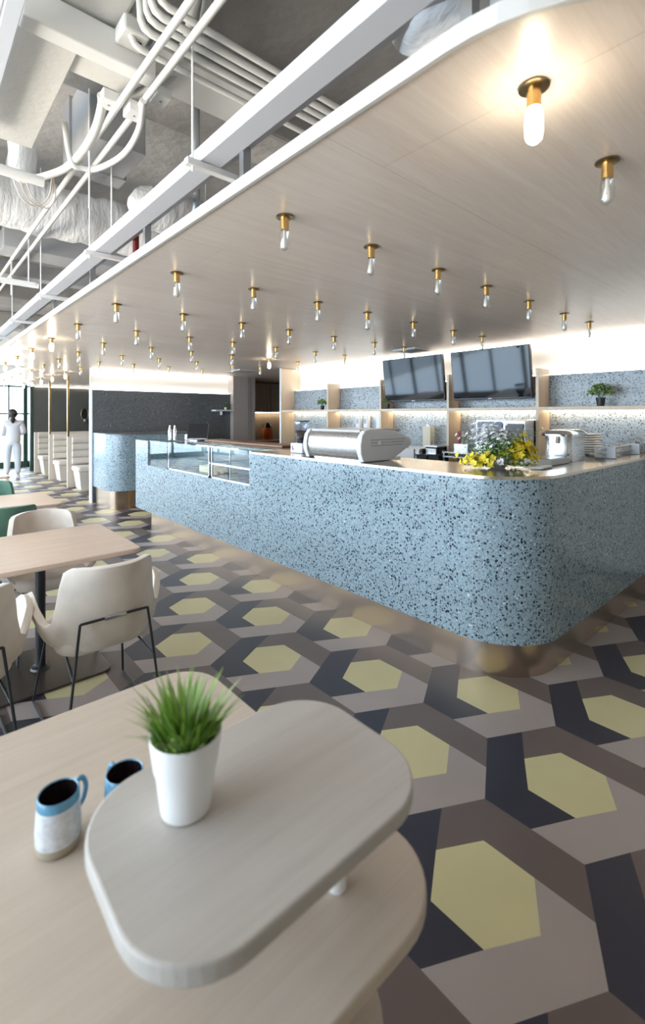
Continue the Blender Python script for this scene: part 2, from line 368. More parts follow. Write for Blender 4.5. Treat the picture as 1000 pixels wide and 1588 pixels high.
# lowered wooden ceiling with a white edge; the corner nearest is rounded, a bay is cut out beyond y 9.4
out = []
for k in range(13): t = PI + k*PI/2/12; out.append((1.38+.45*math.cos(t), .62+.45*math.sin(t)))
out += [(8.15, .17), (8.15, 15.25), (1.55, 15.25)]
for k in range(9): t = -k*PI/2/8; out.append((1.35+.2*math.cos(t), 9.6+.2*math.sin(t)))
out += [(.93, 9.4)]
b = new(); prism(b, out, 2.38, 2.415); struct('ceiling_canopy', b, M['canopy'])
cx_, cy_ = 4, 7
b = new(); path = [(p[0], p[1]) for p in out]
n_ = len(path)
def offs(path, d):
    o = []; n = len(path)
    for i in range(n):
        p0, p1, p2 = Vector(path[i-1]), Vector(path[i]), Vector(path[(i+1) % n])
        a = (p1-p0).normalized(); c_ = (p2-p1).normalized(); na = V(a.y, -a.x, 0).to_2d(); nc = V(c_.y, -c_.x, 0).to_2d()
        m = (na+nc); m = m/(max(.3, m.dot(na)))
        o.append((p1.x+m.x*d, p1.y+m.y*d))
    return o
oo = offs(path, .012)
rings(b, [[V(x,y,2.372) for x,y in path], [V(x,y,2.372) for x,y in oo], [V(x,y,2.418) for x,y in oo], [V(x,y,2.418) for x,y in path]], cap=False, closed=True)
struct('ceiling_edge_trim', b, mat('edge_paint', (.62,.61,.60), .5))

# terrazzo partition with a lit white band above
b = new(); box(b, 2.485, 5.25, 8.92, 9.05, 0, 2.0); struct('wall_terrazzo', b, M['terrdark'])
b = new(); box(b, 2.465, 2.485, 8.91, 9.06, 0, 2.01); struct('trim_3', b, M['tray'])
b = new(); box(b, 2.47, 5.25, 9.01, 9.05, 2.0, 2.38); struct('wall_upper', b, M['wallwhite'])
b = new(); box(b, 2.49, 5.24, 8.945, 8.96, 2.001, 2.008); t = struct('led_strip', b, M['led']); t['kind'] = 'thing'; tag(t, 'white light strip along the top of the dark terrazzo partition', 'light')
b = new(); box(b, 2.49, 5.24, 8.95, 8.97, 2.368, 2.376); tag(obj('led_strip', b, M['led']), 'white light strip where the wooden ceiling meets the partition', 'light')
# wooden column, kitchen beyond
b = new(); box(b, 5.25, 5.62, 8.80, 9.25, 0, 2.38); struct('column', b, M['columnwood'])
b = new(); box(b, 5.62, 5.70, 8.84, 9.20, 0, 2.38); struct('trim_4', b, M['tray'])
b = new(); box(b, 5.70, 5.84, 8.86, 9.25, 0, 2.38); struct('column_side', b, M['columnwood'])
b = new(); box(b, 5.84, 8.2, 10.3, 10.4, 0, 2.38); struct('wall_kitchen_rear', b, M['kitchenwood'])

# ------------------------------------------------------------------ main counter
def ell(x, y, r, xe, yt, depth):
    """outline of the L shaped counter: front line x, near face y, corner radius r"""
    o = [(x+depth, yt), (x, yt)]
    for k in range(17): t = PI + k*PI/2/16; o.append((x+r+r*math.cos(t), y+r+r*math.sin(t)))
    return o + [(xe, y), (xe, y+depth), (x+depth+.12, y+depth), (x+depth, y+depth+.12)]
T = thing('bar_counter', 'long pale blue terrazzo bar counter with rounded corner and bronze kick plate', 'counter', (3.0, 4, 0))
b = new()
prism(b, ell(2.54, 1.19, .43, 5.262, 3.95, .6), .205, 1.172)
box(b, 2.54, 3.14, 3.95, 7.0, .205, .85); box(b, 2.54, 3.14, 6.54, 7.0, .85, 1.19)
part('counter_front', b, M['terr'], T, smooth=True)
b = new(); prism(b, ell(2.575, 1.225, .4, 5.262, 6.5, .5), 0, .205); part('kick_plate', b, M['bronze'], T, smooth=True)
b = new(); prism(b, ell(2.535, 1.185, .435, 5.262, 3.95, .63), 1.172, 1.19); part('worktop', b, M['steeltop'], T, smooth=True)
b = new(); box(b, 2.96, 3.16, 3.95, 6.54, .85, 1.16); part('service_cabinet', b, mat('blue_grey_cabinet', (.10,.13,.155), .3), T)
b = new(); box(b, 2.90, 3.40, 3.95, 6.54, 1.16, 1.185); part('service_ledge', b, M['steeltop'], T)

def display_case(y0, y1, label, mid):
    t = thing('display_case', label, 'display case', (2.75, (y0+y1)/2, .85), 'pastry display cases')
    f = new()
    for y in (y0, y1-.022): box(f, 2.555, 2.575, y, y+.022, .852, 1.195)
    box(f, 2.555, 2.572, y0, y1, .852, .866)
    if mid: box(f, 2.556, 2.566, (y0+y1)/2-.006, (y0+y1)/2+.006, .866, 1.195)
    part('frame', f, M['chrome'], t)
    g = new(); box(g, 2.556, 2.562, y0+.02, y1-.02, .866, 1.195); box(g, 2.563, 2.90, y0+.01, y1-.01, 1.188, 1.196)
    part('glass_panel', g, M['caseglass'], t)
    s = new(); box(s, 2.60, 2.95, y0+.03, y1-.03, 1.01, 1.018); part('shelf', s, M['caseglass'], t)
    s = new(); box(s, 2.58, 2.95, y0+.02, y1-.02, .853, .872); part('tray', s, M['tvframe'], t)
    s = new(); box(s, 2.585, 2.60, y0+.03, y1-.03, 1.0, 1.008) if mid else box(s, 2.93, 2.95, y0+.03, y1-.03, 1.14, 1.15); part('light_strip', s, M['led'], t)
    return t
display_case(4.80, 5.90, 'long glass display case holding sponge cake and buns', False)
display_case(3.955, 4.76, 'shorter glass display case with a middle post beside the high counter', True)
b = new(); box(b, 2.555, 2.562, 5.93, 6.53, .852, 1.195); tag(obj('glass_screen', b, M['caseglass']), 'plain glass screen in front of the counter end block', 'screen')
b = new(); prism(b, rrect(2.63, 2.83, 4.98, 5.2, .02, 3), .873, .955); t = tag(obj('sponge_cake', b, M['cake'], bevel=.01), 'pale square sponge cake in the long display case', 'cake')
for k in range(5):
    b = new(); lathe(b, [(.001, .05), (.025, .045), (.042, .028), (.045, .012), (.035, 0), (.001, 0)][::-1], 2.64+.09*(k % 2), 4.84+.05*(k//2)+.012*(k % 2), .873+(.0 if k < 4 else .0), 14)
    if k == 4: bmesh.ops.translate(b, verts=b.verts, vec=(.17, -.03, 0))
    tag(obj('bun', b, M['bread'], smooth=True), ['small golden bun touching the pale sponge cake', 'small golden bun in the long display case, second in the row', 'small golden bun in the long display case, third in the row', 'small golden bun in the long display case, fourth in the row', 'small golden bun set apart towards the back of the long case'][k], 'bun', 'golden buns in the display case')
# second, lower plinthed counter by the partition
T = thing('side_counter', 'short blue terrazzo counter with rounded corner against dark terrazzo partition', 'counter', (2.9, 8.4, 0))
def rc(x, y, r): return [(x, 8.905)] + [(x+r+r*math.cos(PI+k*PI/24), y+r+r*math.sin(PI+k*PI/24)) for k in range(13)] + [(4.0, y), (4.0, 8.905)]
b = new(); prism(b, rc(2.49, 7.95, .32), .3, 1.22); part('counter_front', b, M['terr'], T, smooth=True)
b = new(); prism(b, rc(2.485, 7.945, .325), 1.22, 1.24); part('worktop', b, M['terrdark'], T, smooth=True)
b = new(); prism(b, rc(2.52, 8.02, .12), 0, .3); part('plinth', b, M['bronze'], T, smooth=True)
b = new(); box(b, 2.80, 2.83, 8.0, 8.03, 0, .3); part('brass_strip', b, M['brass'], T)

# back counter and shelf unit
T = thing('back_counter', 'low wooden back counter with steel worktop under the wall shelves', 'counter', (4.95, 4, 0))
b = new(); box(b, 4.70, 5.385, 1.9, 6.70, 0, .88); part('cabinet', b, M['shelfwood'], T)
b = new(); box(b, 4.66, 5.39, 1.9, 6.72, .88, .905); part('worktop', b, M['steeltop'], T, bevel=.003)
b = new(); box(b, 5.27, 5.385, 1.05, 6.72, .907, 1.985); tag(obj('backsplash', b, M['terrshelf']), 'blue grey terrazzo panel behind the wall shelves', 'wall panel')
T = thing('wall_shelf', 'pale wooden shelf unit with uprights on the back wall', 'shelf', (5.1, 4, .9))
UY = [1.10, 2.235, 3.33, 4.43, 5.535]
for y in UY:
    b = new(); box(b, 5.0, 5.265, y-.015, y+.015, .907, 2.045); part('upright', b, M['shelfwood'], T)
b = new(); box(b, 4.98, 5.40, 6.722, 6.765, 0, 2.375); part('end_panel', b, M['shelfwood'], T)
b = new(); box(b, 4.972, 4.98, 6.722, 6.765, 0, 2.375); part('panel_edging', b, M['white'], T)
b = new(); box(b, 4.985, 5.268, 1.0, 6.72, 1.60, 1.635); part('shelf_board', b, M['shelfwood'], T)
for a, e in zip(UY, UY[1:]+[6.72]):
    b = new(); box(b, 5.225, 5.245, a+.03, e-.03, 1.588, 1.598); part('light_strip', b, M['ledwarm'], T)
b = new(); box(b, 5.29, 5.31, 1.1, 6.7, 1.988, 1.995); tag(obj('led_strip', b, M['led']), 'white light strip on top of the terrazzo wall panel above the shelves', 'light')

b = new(); box(b, 5.35, 5.37, 1.1, 6.7, 2.368, 2.376); tag(obj('led_strip', b, M['led']), 'white light strip where the wooden ceiling meets the shelf wall', 'light')
# ------------------------------------------------------------------ televisions and plants on the shelf
def tv(yc, label, pw=.97):
    t = thing('television', label, 'television', (5.05, yc, 1.73), 'televisions above the bar', local=True)
    t.rotation_euler = (0, -math.radians(7), 0)
    b = new(); box(b, 0, .05, -pw/2, pw/2, 0, .585); part('bezel', b, M['tvframe'], t, bevel=.006)
    b = new(); box(b, -.004, 0, -pw/2+.012, pw/2-.012, .02, .575); part('screen', b, M['screen'], t)
    b = new(); box(b, .05, .20, -.15, .15, .18, .40); part('wall_mount', b, M['tvframe'], t)
    b = new(); box(b, -.006, -.003, -.025, .025, .005, .013); part('status_light', b, M['whiteplastic'], t)
tv(3.89, 'wall mounted flat television over the second shelf bay, next to plain shelf bays')
tv(2.795, 'wall mounted flat television over the shelf bay of the steel oven')

def bush(name, label, x, y, z, pot_r, pot_h, cr, n, mats, group=None, potmat=None, pale=.3, ls=.022):
    t = thing(name, label, 'plant', (x, y, z), group)
    b = new(); lathe(b, [(pot_r*.75, 0), (pot_r, pot_h), (pot_r*.85, pot_h), (pot_r*.8, pot_h*.85)], x, y, z, 20); part('pot', b, potmat or M['black_pot'], t, smooth=True)
    b = new(); lathe(b, [(.001, pot_h*.9), (pot_r*.8, pot_h*.88), (.001, pot_h*.8)][::-1], x, y, z, 12); part('soil', b, M['soil'], t)
    b = new()
    for k in range(n):
        a = R.uniform(0, 2*PI); e = R.uniform(-.15, 1)*PI/2; rr = cr*R.uniform(.55, 1)
        p = V(x+rr*math.cos(a)*math.cos(e), y+rr*math.sin(a)*math.cos(e), z+pot_h+cr*.35+rr*.8*math.sin(e))
        leaf(b, p, (p-V(x, y, z+pot_h*.8)).normalized(), ls*R.uniform(.7, 1.3), ls*.5, 1 if R.random() < pale else 0)
    for k in range(10):
        a = R.uniform(0, 2*PI); tube(b, [(x, y, z+pot_h*.8), (x+cr*.6*math.cos(a), y+cr*.6*math.sin(a), z+pot_h+cr*.7)], .0015, 4)
    part('foliage', b, mats, t)
    return t
def leaf(b, p, d, L, wd, mi=0):
    d = (d + V(R.uniform(-.5,.5), R.uniform(-.5,.5), R.uniform(-.3,.5))).normalized()
    s = d.cross(V(R.uniform(-1,1), R.uniform(-1,1), R.uniform(-1,1))).normalized()*wd
    u = d.cross(s).normalized()*wd*.4
    vs = [b.verts.new(p-d*L*.5), b.verts.new(p+s), b.verts.new(p+d*L*.6), b.verts.new(p-s), b.verts.new(p+u)]
    for q in ((0,1,4), (1,2,4), (2,3,4), (3,0,4)):
        f = b.faces.new([vs[i] for i in q]); f.material_index = mi
bush('potted_plant', 'small green bushy plant in black pot in the shelf bay nearest the passage', 5.11, 5.78, 1.636, .035, .07, .092, 260, [M['leaf'], M['leafpale']], 'potted plants on the wall shelf')
bush('potted_plant', 'small green plant in a black pot on the shelf, close beside a television', 5.08, 4.36, 1.636, .03, .07, .085, 200, [M['leaf'], M['leafpale']], 'potted plants on the wall shelf')
bush('potted_plant', 'dark leaved plant with pale tips in a black pot, alone before terrazzo panel', 5.10, 1.66, 1.636, .042, .085, .118, 420, [M['leafdark'], M['leafpale']], 'potted plants on the wall shelf', pale=.5)

# ------------------------------------------------------------------ machines on the counters
T = thing('espresso_machine', 'wide chrome espresso machine with white ribbed ends on the bar counter', 'coffee machine', (2.88, 2.79, 1.19))
b = new(); pr = [(2.60,1.205),(2.575,1.25),(2.565,1.31),(2.575,1.37),(2.60,1.415),(2.64,1.432),(3.05,1.41),(3.05,1.23),(2.80,1.205)]
rings(b, [[V(x, y, z) for x, z in pr] for y in (2.50, 3.09)]); part('chrome_shell', b, M['steel'], T, smooth=True)
for y in (2.455, 3.09):
    e = new(); q = [(2.585,1.192),(2.555,1.26),(2.55,1.32),(2.565,1.39),(2.60,1.43),(2.66,1.443),(2.95,1.425),(3.14,1.365),(3.165,1.33),(3.15,1.30),(2.93,1.20),(2.90,1.192)]
    rings(e, [[V(x, yy, z) for x, z in q] for yy in (y, y+.045)]); ep = part('end_panel', e, M['whiteplastic'], T, bevel=.008)
    if y < 2.5:
        for k in range(3):
            g = new(); box(g, 2.66, 3.08-.02*k, y-.003, y+.001, 1.355-.022*k, 1.361-.022*k); part('groove', g, M['greyplastic'], ep)
        g = new(); lathe(g, [(.001,0),(.017,0),(.017,.005),(.001,.005)], 0, 0, 0, 16); bmesh.ops.rotate(g, verts=g.verts, cent=(0,0,0), matrix=Matrix.Rotation(PI/2, 3, 'X')); bmesh.ops.translate(g, verts=g.verts, vec=(2.76, y-.0, 1.335)); part('badge', g, M['chrome'], ep)
b = new(); box(b, 2.60, 3.08, 2.51, 3.08, 1.415, 1.436); part('cup_tray', b, M['greyplastic'], T, bevel=.004)
b = new(); box(b, 2.585, 2.60, 2.50, 3.09, 1.215, 1.222); part('trim_line', b, M['blackplastic'], T)
for yy in (2.65, 2.90):
    b = new(); lathe(b, [(.001,.07),(.03,.07),(.03,.0),(.001,.0)][::-1], 3.06, yy, 1.27, 14); part('group_head', b, M['chrome'], T, smooth=True)
    b = new(); tube(b, [(3.08, yy, 1.27), (3.20, yy, 1.262)], .011, 8); part('portafilter', b, M['blackplastic'], T)
b = new(); box(b, 2.62, 3.10, 2.52, 3.07, 1.192, 1.206); part('drip_tray', b, M['steel'], T)

T = thing('coffee_grinder', 'white coffee grinder with smoked bean hopper beside the chrome espresso machine', 'coffee grinder', (2.86, 3.42, 1.19))
b = new(); prism(b, rrect(2.78, 2.95, 3.32, 3.50, .02, 4), 1.192, 1.285); part('body', b, M['whiteplastic'], T, bevel=.006)
b = new(); lathe(b, [(.045,0),(.05,.03),(.03,.045)], 2.86, 3.42, 1.285, 20); part('collar', b, M['blackplastic'], T, smooth=True)
b = new(); lathe(b, [(.032,0),(.07,.06),(.075,.16),(.073,.16),(.066,.062),(.03,.004)], 2.86, 3.42, 1.325, 24, cap=False); part('hopper', b, M['hopper'], T, smooth=True)
b = new(); lathe(b, [(.001,.002),(.028,.004),(.064,.06),(.066,.075),(.001,.08)], 2.86, 3.42, 1.326, 20); part('beans', b, M['beans'], T, smooth=True)
b = new(); lathe(b, [(.001,0),(.078,0),(.078,.01),(.001,.012)], 2.86, 3.42, 1.486, 24); part('lid', b, M['blackplastic'], T, smooth=True)
b = new(); box(b, 2.777, 2.781, 3.44, 3.452, 1.215, 1.235); box(b, 2.777, 2.781, 3.442, 3.47, 1.24, 1.245); box(b, 2.777, 2.781, 3.455, 3.465, 1.225, 1.262); part('purple_mark', b, M['purple'], T)

T.location.y += .09; T.location.x -= .02
def simple(name, label, cat, b, m, parts=(), group=None, **k):
    o = tag(obj(name, b, m, **k), label, cat, group)
    for (n, bb, mm) in parts:
        p = obj(n, bb, mm, None); p.parent = o
    return o
def bx(*a): b = new(); box(b, *a); return b
# back counter
simple('steel_appliance', 'low steel appliance with a white side panel behind the espresso machine', 'appliance', bx(4.72, 5.10, 3.55, 3.98, .906, 1.14), M['steel'], [('side_panel', bx(4.705, 4.72, 3.62, 3.98, .93, 1.13), M['whiteplastic'])], bevel=.01)
simple('toaster_oven', 'dark steel fronted oven on the back counter behind two black tubs', 'oven', bx(4.82, 5.18, 3.36, 3.53, .906, 1.16), M['tvframe'], [('top_plate', bx(4.81, 5.19, 3.355, 3.535, 1.16, 1.175), M['steel']), ('door', bx(4.81, 4.82, 3.37, 3.52, .93, 1.14), M['steel'])], bevel=.006)
for k, (a, e, lb) in enumerate(((3.40, 3.56, 'black plastic tub beside the white panelled steel appliance'), (3.235, 3.385, 'black plastic tub beneath the wooden shelf upright'))):
    simple('storage_tub', lb, 'tub', bx(4.67, 4.80, a, e, .906, 1.06+.01*k), M['blackplastic'], [('lid', bx(4.665, 4.805, a-.005, e+.005, 1.06+.01*k, 1.075+.01*k), M['tvframe'])], bevel=.008, group=None)
b = new(); lathe(b, [(.04,0),(.045,.16),(.03,.2),(.03,.22),(.001,.22)], 4.88, 3.29, 1.0-.094, 16); bmesh.ops.scale(b, verts=b.verts, vec=(1,1,1)); simple('black_jug', 'tall black jug with white stripe standing by the wooden upright', 'jug', b, M['blackplastic'], [('stripe', bx(4.834, 4.842, 3.275, 3.295, .93, 1.08), M['whiteplastic'])], smooth=True)
simple('milk_carton', 'pale cardboard carton leaning on the backsplash above the steel appliance', 'carton', bx(5.10, 5.17, 3.66, 3.78, .906, 1.40), M['carton'], [('cap', bx(5.12, 5.15, 3.70, 3.74, 1.40, 1.43), M['whiteplastic'])], bevel=.004)
T = thing('steel_oven', 'tall steel oven with dark blue control panel behind the flowers', 'oven', (4.95, 2.50, .906))
b = new(); box(b, 4.78, 5.2, 2.26, 2.82, .906, 1.50); part('body', b, M['steel'], T, bevel=.008)
b = new(); prism(b, rrect(0, .30, 0, .26, .03, 5), 0, .012)
bmesh.ops.transform(b, matrix=Matrix.Translation((4.779, 2.80, 1.22)) @ Matrix(((0,0,-1,0),(-1,0,0,0),(0,1,0,0),(0,0,0,1))), verts=b.verts); cp = part('control_panel', b, M['bluepanel'], T)
part('display', bx(4.764, 4.767, 2.60, 2.73, 1.34, 1.42), M['bluescreen'], cp)
part('door', bx(4.765, 4.78, 2.27, 2.47, .93, 1.46), M['tvframe'], T, bevel=.004)
b = new(); tube(b, [(4.75, 2.30, 1.27), (4.75, 2.46, 1.27)], .01, 8); part('handle', b, M['blackplastic'], T)
T = thing('utensil_caddy', 'steel caddy holding a magenta handle and whisks beside wooden upright', 'caddy', (4.9, 3.02, 1.0))
b = new(); box(b, 4.72, 5.05, 2.86, 3.22, .906, .95); box(b, 4.72, 5.05, 2.86, 3.22, 1.06, 1.075); box(b, 4.72, 5.05, 2.86, 3.22, 1.11, 1.12)
for yy in (2.87, 3.20):
    for xx in (4.73, 5.03): box(b, xx, xx+.01, yy, yy+.01, .95, 1.12)
part('rack', b, M['steel'], T)
b = new(); prism(b, rrect(4.76, 4.9, 2.9, 3.10, .02, 3), 1.12, 1.22); part('tin', b, M['steel'], T, bevel=.003)
b = new(); tube(b, [(4.83, 3.06, 1.18), (4.83, 3.065, 1.36)], .012, 8); part('magenta_handle', b, M['pink'], T)
for k in range(3):
    b = new(); tube(b, [(4.82, 2.92+.05*k, 1.18), (4.82, 2.88+.06*k, 1.34)], .004, 6); lathe(b, [(.001,0),(.018,.01),(.018,.02),(.001,.03)], 4.82, 2.88+.06*k, 1.335, 10); part('whisk', b, M['carton'], T)
for k, (yy, lb) in enumerate(((5.06, 'white soap dispenser on terrazzo, nearer the kitchen passage'), (4.90, 'white soap dispenser on terrazzo, nearer the towel box'))):
    T = thing('soap_dispenser', lb, 'dispenser', (5.2, yy, 1.32), 'white wall dispensers')
    b = new(); prism(b, rrect(5.19, 5.27, yy-.055, yy+.055, .03, 5), 1.32, 1.55); part('housing', b, M['whiteplastic'], T, bevel=.01)
    b = new(); box(b, 5.183, 5.19, yy-.02, yy+.02, 1.42, 1.49); part('window', b, M['greyplastic'], T); b = new(); box(b, 5.175, 5.20, yy-.03, yy+.03, 1.33, 1.36); part('push_bar', b, M['greyplastic'], T)
simple('towel_dispenser', 'square white paper towel box fixed beside a shelf upright', 'dispenser', bx(5.12, 5.27, 4.50-.05, 4.50+.12, 1.2, 1.56), M['whiteplastic'], [('slot', bx(5.115, 5.12, 4.48, 4.6, 1.24, 1.25), M['greyplastic'])], bevel=.012)
# near part of the counter
T = thing('juicer', 'polished steel citrus juicer with hood standing on the counter worktop', 'juicer', (3.92, 1.55, 1.19))
b = new(); rings(b, [[V(p[0], p[1], z) for p in rrect(3.81-g, 4.12+g, 1.445-g, 1.655+g, .05, 5)] for z, g in ((1.192, .0), (1.22, .005), (1.30, -.004), (1.36, .0), (1.39, .005))]); bo = part('body', b, M['steel'], T, smooth=True)
b = new(); rings(b, [[V(p[0], p[1], z) for p in rrect(3.78-g, 4.13+g, 1.44-g, 1.66+g, .05, 5)] for z, g in ((1.385, .01), (1.40, .012), (1.425, -.01), (1.435, -.04))]); part('hood', b, M['chrome'], T, smooth=True)
b = new(); tube(b, [(3.80, 1.55, 1.39), (3.79, 1.55, 1.33)], [.025, .018], 10); part('spout', b, M['chrome'], T, smooth=True)
b = new(); box(b, 3.80, 3.86, 1.462, 1.466, 1.24, 1.25); box(b, 3.93, 3.96, 1.452, 1.458, 1.27, 1.28); part('switch', b, M['blackplastic'], T)
simple('white_tray_box', 'shallow white box with dark inside in front of the steel juicer', 'box', bx(3.40, 3.72, 1.42, 1.62, 1.192, 1.235), M['whiteplastic'], [('lid', bx(3.42, 3.70, 1.435, 1.605, 1.235, 1.238), M['blackplastic'])], bevel=.004)
for k in range(9):
    b = new(); lathe(b, [(.04,0),(.075,.006),(.105,.017),(.105,.020),(.07,.012),(.001,.010)], 4.62, 1.60, 1.192+.021*k, 28)
    tag(obj('plate', b, M['ceramic'], smooth=True), 'white plate ' + ('at the very top of the plate pile' if k == 8 else 'at the very bottom of the plate pile' if k == 0 else 'within the pile of plates behind juicer'), 'plate', 'pile of white plates')
T = thing('steel_rack', 'low blue grey steel rack with upright ends and wooden board on it', 'rack', (4.6, 1.45, 1.19))
for xx in (4.34, 4.98):
    b = new(); box(b, xx, xx+.02, 1.30, 1.46, 1.192, 1.29); part('end_plate', b, M['galv'], T, bevel=.004)
for z in (1.215, 1.262):
    b = new(); box(b, 4.2, 5.1, 1.37, 1.40, z, z+.012); part('rail', b, M['galv'], T)
b = new(); box(b, 4.25, 4.9, 1.40, 1.47, 1.215, 1.232); part('board', b, M['carton'], T)

# flowers
T = thing('flower_arrangement', 'bouquet of yellow and white flowers in a low grey pot on the bar', 'flowers', (3.02, 1.62, 1.19))
fx, fy = 3.02, 1.62
b = new(); lathe(b, [(.05,0),(.075,.035),(.08,.075),(.07,.075),(.06,.03)], fx, fy, 1.192, 24); part('bowl', b, M['greyplastic'], T, smooth=True)
fol = new(); ye = new(); wh = new()
rt = V(math.cos(math.radians(41.5)), -math.sin(math.radians(41.5)), 0); fwv = V(rt.y*-1, rt.x, 0)
def flo(bm, p, s, n=5):
    a0 = R.uniform(0, PI); nrm = (p - V(fx, fy, 1.2)).normalized() + V(R.uniform(-.4,.4), R.uniform(-.4,.4), R.uniform(-.2,.4)); nrm.normalize()
    u = nrm.cross(V(0,0,1)).normalized(); q = nrm.cross(u); ctr = bm.verts.new(p)
    for k in range(n):
        a = a0+2*PI*k/n; d = u*math.cos(a)+q*math.sin(a); e = u*math.cos(a+PI/2)+q*math.sin(a+PI/2)
        vs = [bm.verts.new(p+d*s*.55+e*s*.38+nrm*s*.12), bm.verts.new(p+d*s+nrm*s*.3), bm.verts.new(p+d*s*.55-e*s*.38+nrm*s*.12)]
        bm.faces.new([ctr, *vs])
base = V(fx, fy, 1.24)
def stem(p): tube(fol, [base, base.lerp(p, .5)+V(0,0,.03), p], [.002, .0015, .001], 4)
for k in range(1500):
    u = R.gauss(0, .085); vv = R.gauss(0, .06); z = 1.23+abs(R.gauss(.08, .07))
    p = V(fx, fy, 0)+rt*u+fwv*vv; p.z = max(1.215, min(z, 1.45)-abs(u)*.35)
    leaf(fol, p, (p-base).normalized(), .022, .0055, 0 if R.random() < .6 else 1)
def cluster(bm, cu, cv, cz, su, sz, n, s, np_=5):
    for k in range(n):
        p = V(fx, fy, 0)+rt*(cu+R.gauss(0, su))+fwv*(cv+R.gauss(0, .04)); p.z = max(1.215, cz+R.gauss(0, sz))
        flo(bm, p, s*R.uniform(.8, 1.2), np_)
        if k % 3 == 0: stem(p)
cluster(ye, .14, -.05, 1.315, .05, .042, 190, .026); cluster(ye, -.14, -.06, 1.25, .06, .022, 90, .022); cluster(ye, .17, 0, 1.42, .04, .03, 9, .016)
cluster(wh, -.07, -.05, 1.42, .052, .04, 260, .016); cluster(wh, .07, -.03, 1.40, .07, .035, 70, .013); cluster(wh, -.04, -.06, 1.235, .022, .01, 22, .018); cluster(wh, -.24, 0, 1.41, .025, .012, 8, .014)
part('foliage', fol, [M['leaf'], M['leafpale']], T); part('yellow_blossoms', ye, M['petalyellow'], T); part('white_blossoms', wh, M['petalwhite'], T)
b = new(); prism(b, rrect(3.12, 3.30, 1.36, 1.45, .03, 5), 1.192, 1.207); tag(obj('folded_napkin', b, M['ceramic'], bevel=.005), 'folded white napkin beside the flower bowl on steel worktop', 'napkin')

# till, bottles, board
T = thing('till_tablet', 'tilted black tablet till with silver printer edge on the service ledge', 'till', (3.1, 6.2, 1.186))
M_ = Matrix.Translation((3.10, 6.18, 1.215)) @ Matrix.Rotation(math.radians(48), 4, 'Z') @ Matrix.Rotation(math.radians(24), 4, 'Y')
b = new(); box(b, -.012, .0, -.14, .14, 0, .22, M_); part('screen', b, M['blackplastic'], T)
b = new(); box(b, .0, .012, -.145, .145, -.005, .225, M_); part('back_shell', b, M['chrome'], T)
b = new(); prism(b, rrect(3.04, 3.26, 6.08, 6.30, .02, 4), 1.186, 1.20); part('foot', b, M['chrome'], T)
b = new(); tube(b, [(3.16, 6.22, 1.19), (3.17, 6.25, 1.31)], .018, 8); part('arm', b, M['whiteplastic'], T)
b = new(); box(b, 3.06, 3.2, 6.33, 6.50, 1.186, 1.27); tag(obj('receipt_printer', b, M['whiteplastic'], bevel=.015), 'small white receipt printer beside the till tablet', 'printer')
for k, (x_, y_) in enumerate(((3.0, 6.86), (3.05, 6.80))):
    b = new(); lathe(b, [(.024,0),(.026,.13),(.014,.17),(.012,.20),(.001,.205)], x_, y_, 1.19, 16)
    tag(obj('steel_shaker', b, M['chrome'], smooth=True), ('slim steel shaker on the terrazzo end block, closer to the dark wall', 'slim steel shaker on the terrazzo end block, closer to the till')[k], 'shaker', 'two steel shakers')
b = new(); box(b, 3.12, 3.38, 4.2, 6.0, 1.187, 1.212); tag(obj('wooden_board', b, M['boardwood'], bevel=.004), 'long dark brown wooden board lying behind the display cases', 'board')

# kitchen beyond the passage
T = thing('kitchen_cabinet', 'brown wooden kitchen cabinets on the wall beyond the passage', 'cabinet', (7, 10.1, 0))
b = new(); box(b, 5.9, 8.15, 9.95, 10.29, 1.62, 2.36); part('upper_body', b, M['kitchenwood'], T)
for k in range(4):
    p = part('cabinet_door', bx(5.91+.56*k, 6.45+.56*k, 9.93, 9.95, 1.64, 2.34), M['kitchenwood'], T); part('handle', bx(6.40+.56*k, 6.41+.56*k, 9.915, 9.93, 1.7, 1.8), M['steel'], p)
b = new(); box(b, 5.9, 8.15, 9.80, 10.29, 0, .9); part('lower_body', b, M['kitchenwood'], T)
part('worktop', bx(5.9, 8.15, 9.78, 10.29, .9, .93), M['steeltop'], T)
part('light_strip', bx(6.0, 8.1, 10.2, 10.23, 1.608, 1.618), M['ledwarm'], T)
T = thing('juice_barrel', 'orange drink dispenser with black top on kitchen worktop', 'drink dispenser', (6.95, 9.95, .93))
b = new(); lathe(b, [(.10,0),(.13,.05),(.13,.26),(.11,.30)], 6.95, 9.98, .932, 20); part('tank', b, M['orange'], T, smooth=True)
b = new(); lathe(b, [(.115,0),(.10,.04),(.05,.12),(.001,.12)], 6.95, 9.98, 1.232, 20); part('lid', b, M['blackplastic'], T, smooth=True)
# little shelf with plant on the dark terrazzo wall
T = thing('wall_ledge', 'short white ledge on the dark terrazzo wall holding a plant', 'shelf', (5.05, 8.85, 1.62))
part('board', bx(4.80, 5.24, 8.74, 8.918, 1.63, 1.66), M['white'], T); part('bracket', bx(5.0, 5.02, 8.85, 8.918, 1.55, 1.63), M['white'], T)
bush('potted_plant', 'tiny dark green plant in white pot on the short white ledge', 5.08, 8.83, 1.661, .03, .05, .07, 110, [M['leafdark'], M['leaf']], potmat=M['ceramic'])
T = thing('ceiling_vent', 'square white air vent flush in the wooden ceiling by the column', 'vent', (4.78, 7.62, 2.37))
part('frame', bx(4.55, 5.0, 7.4, 7.85, 2.366, 2.379), M['white'], T)
for k in range(4): part('louvre', bx(4.58, 4.97, 7.45+.09*k, 7.49+.09*k, 2.360, 2.367), M['greyplastic'], T)
T = thing('ceiling_vent', 'white air vent flush in the wooden ceiling above the televisions', 'vent', (4.85, 3.75, 2.37))
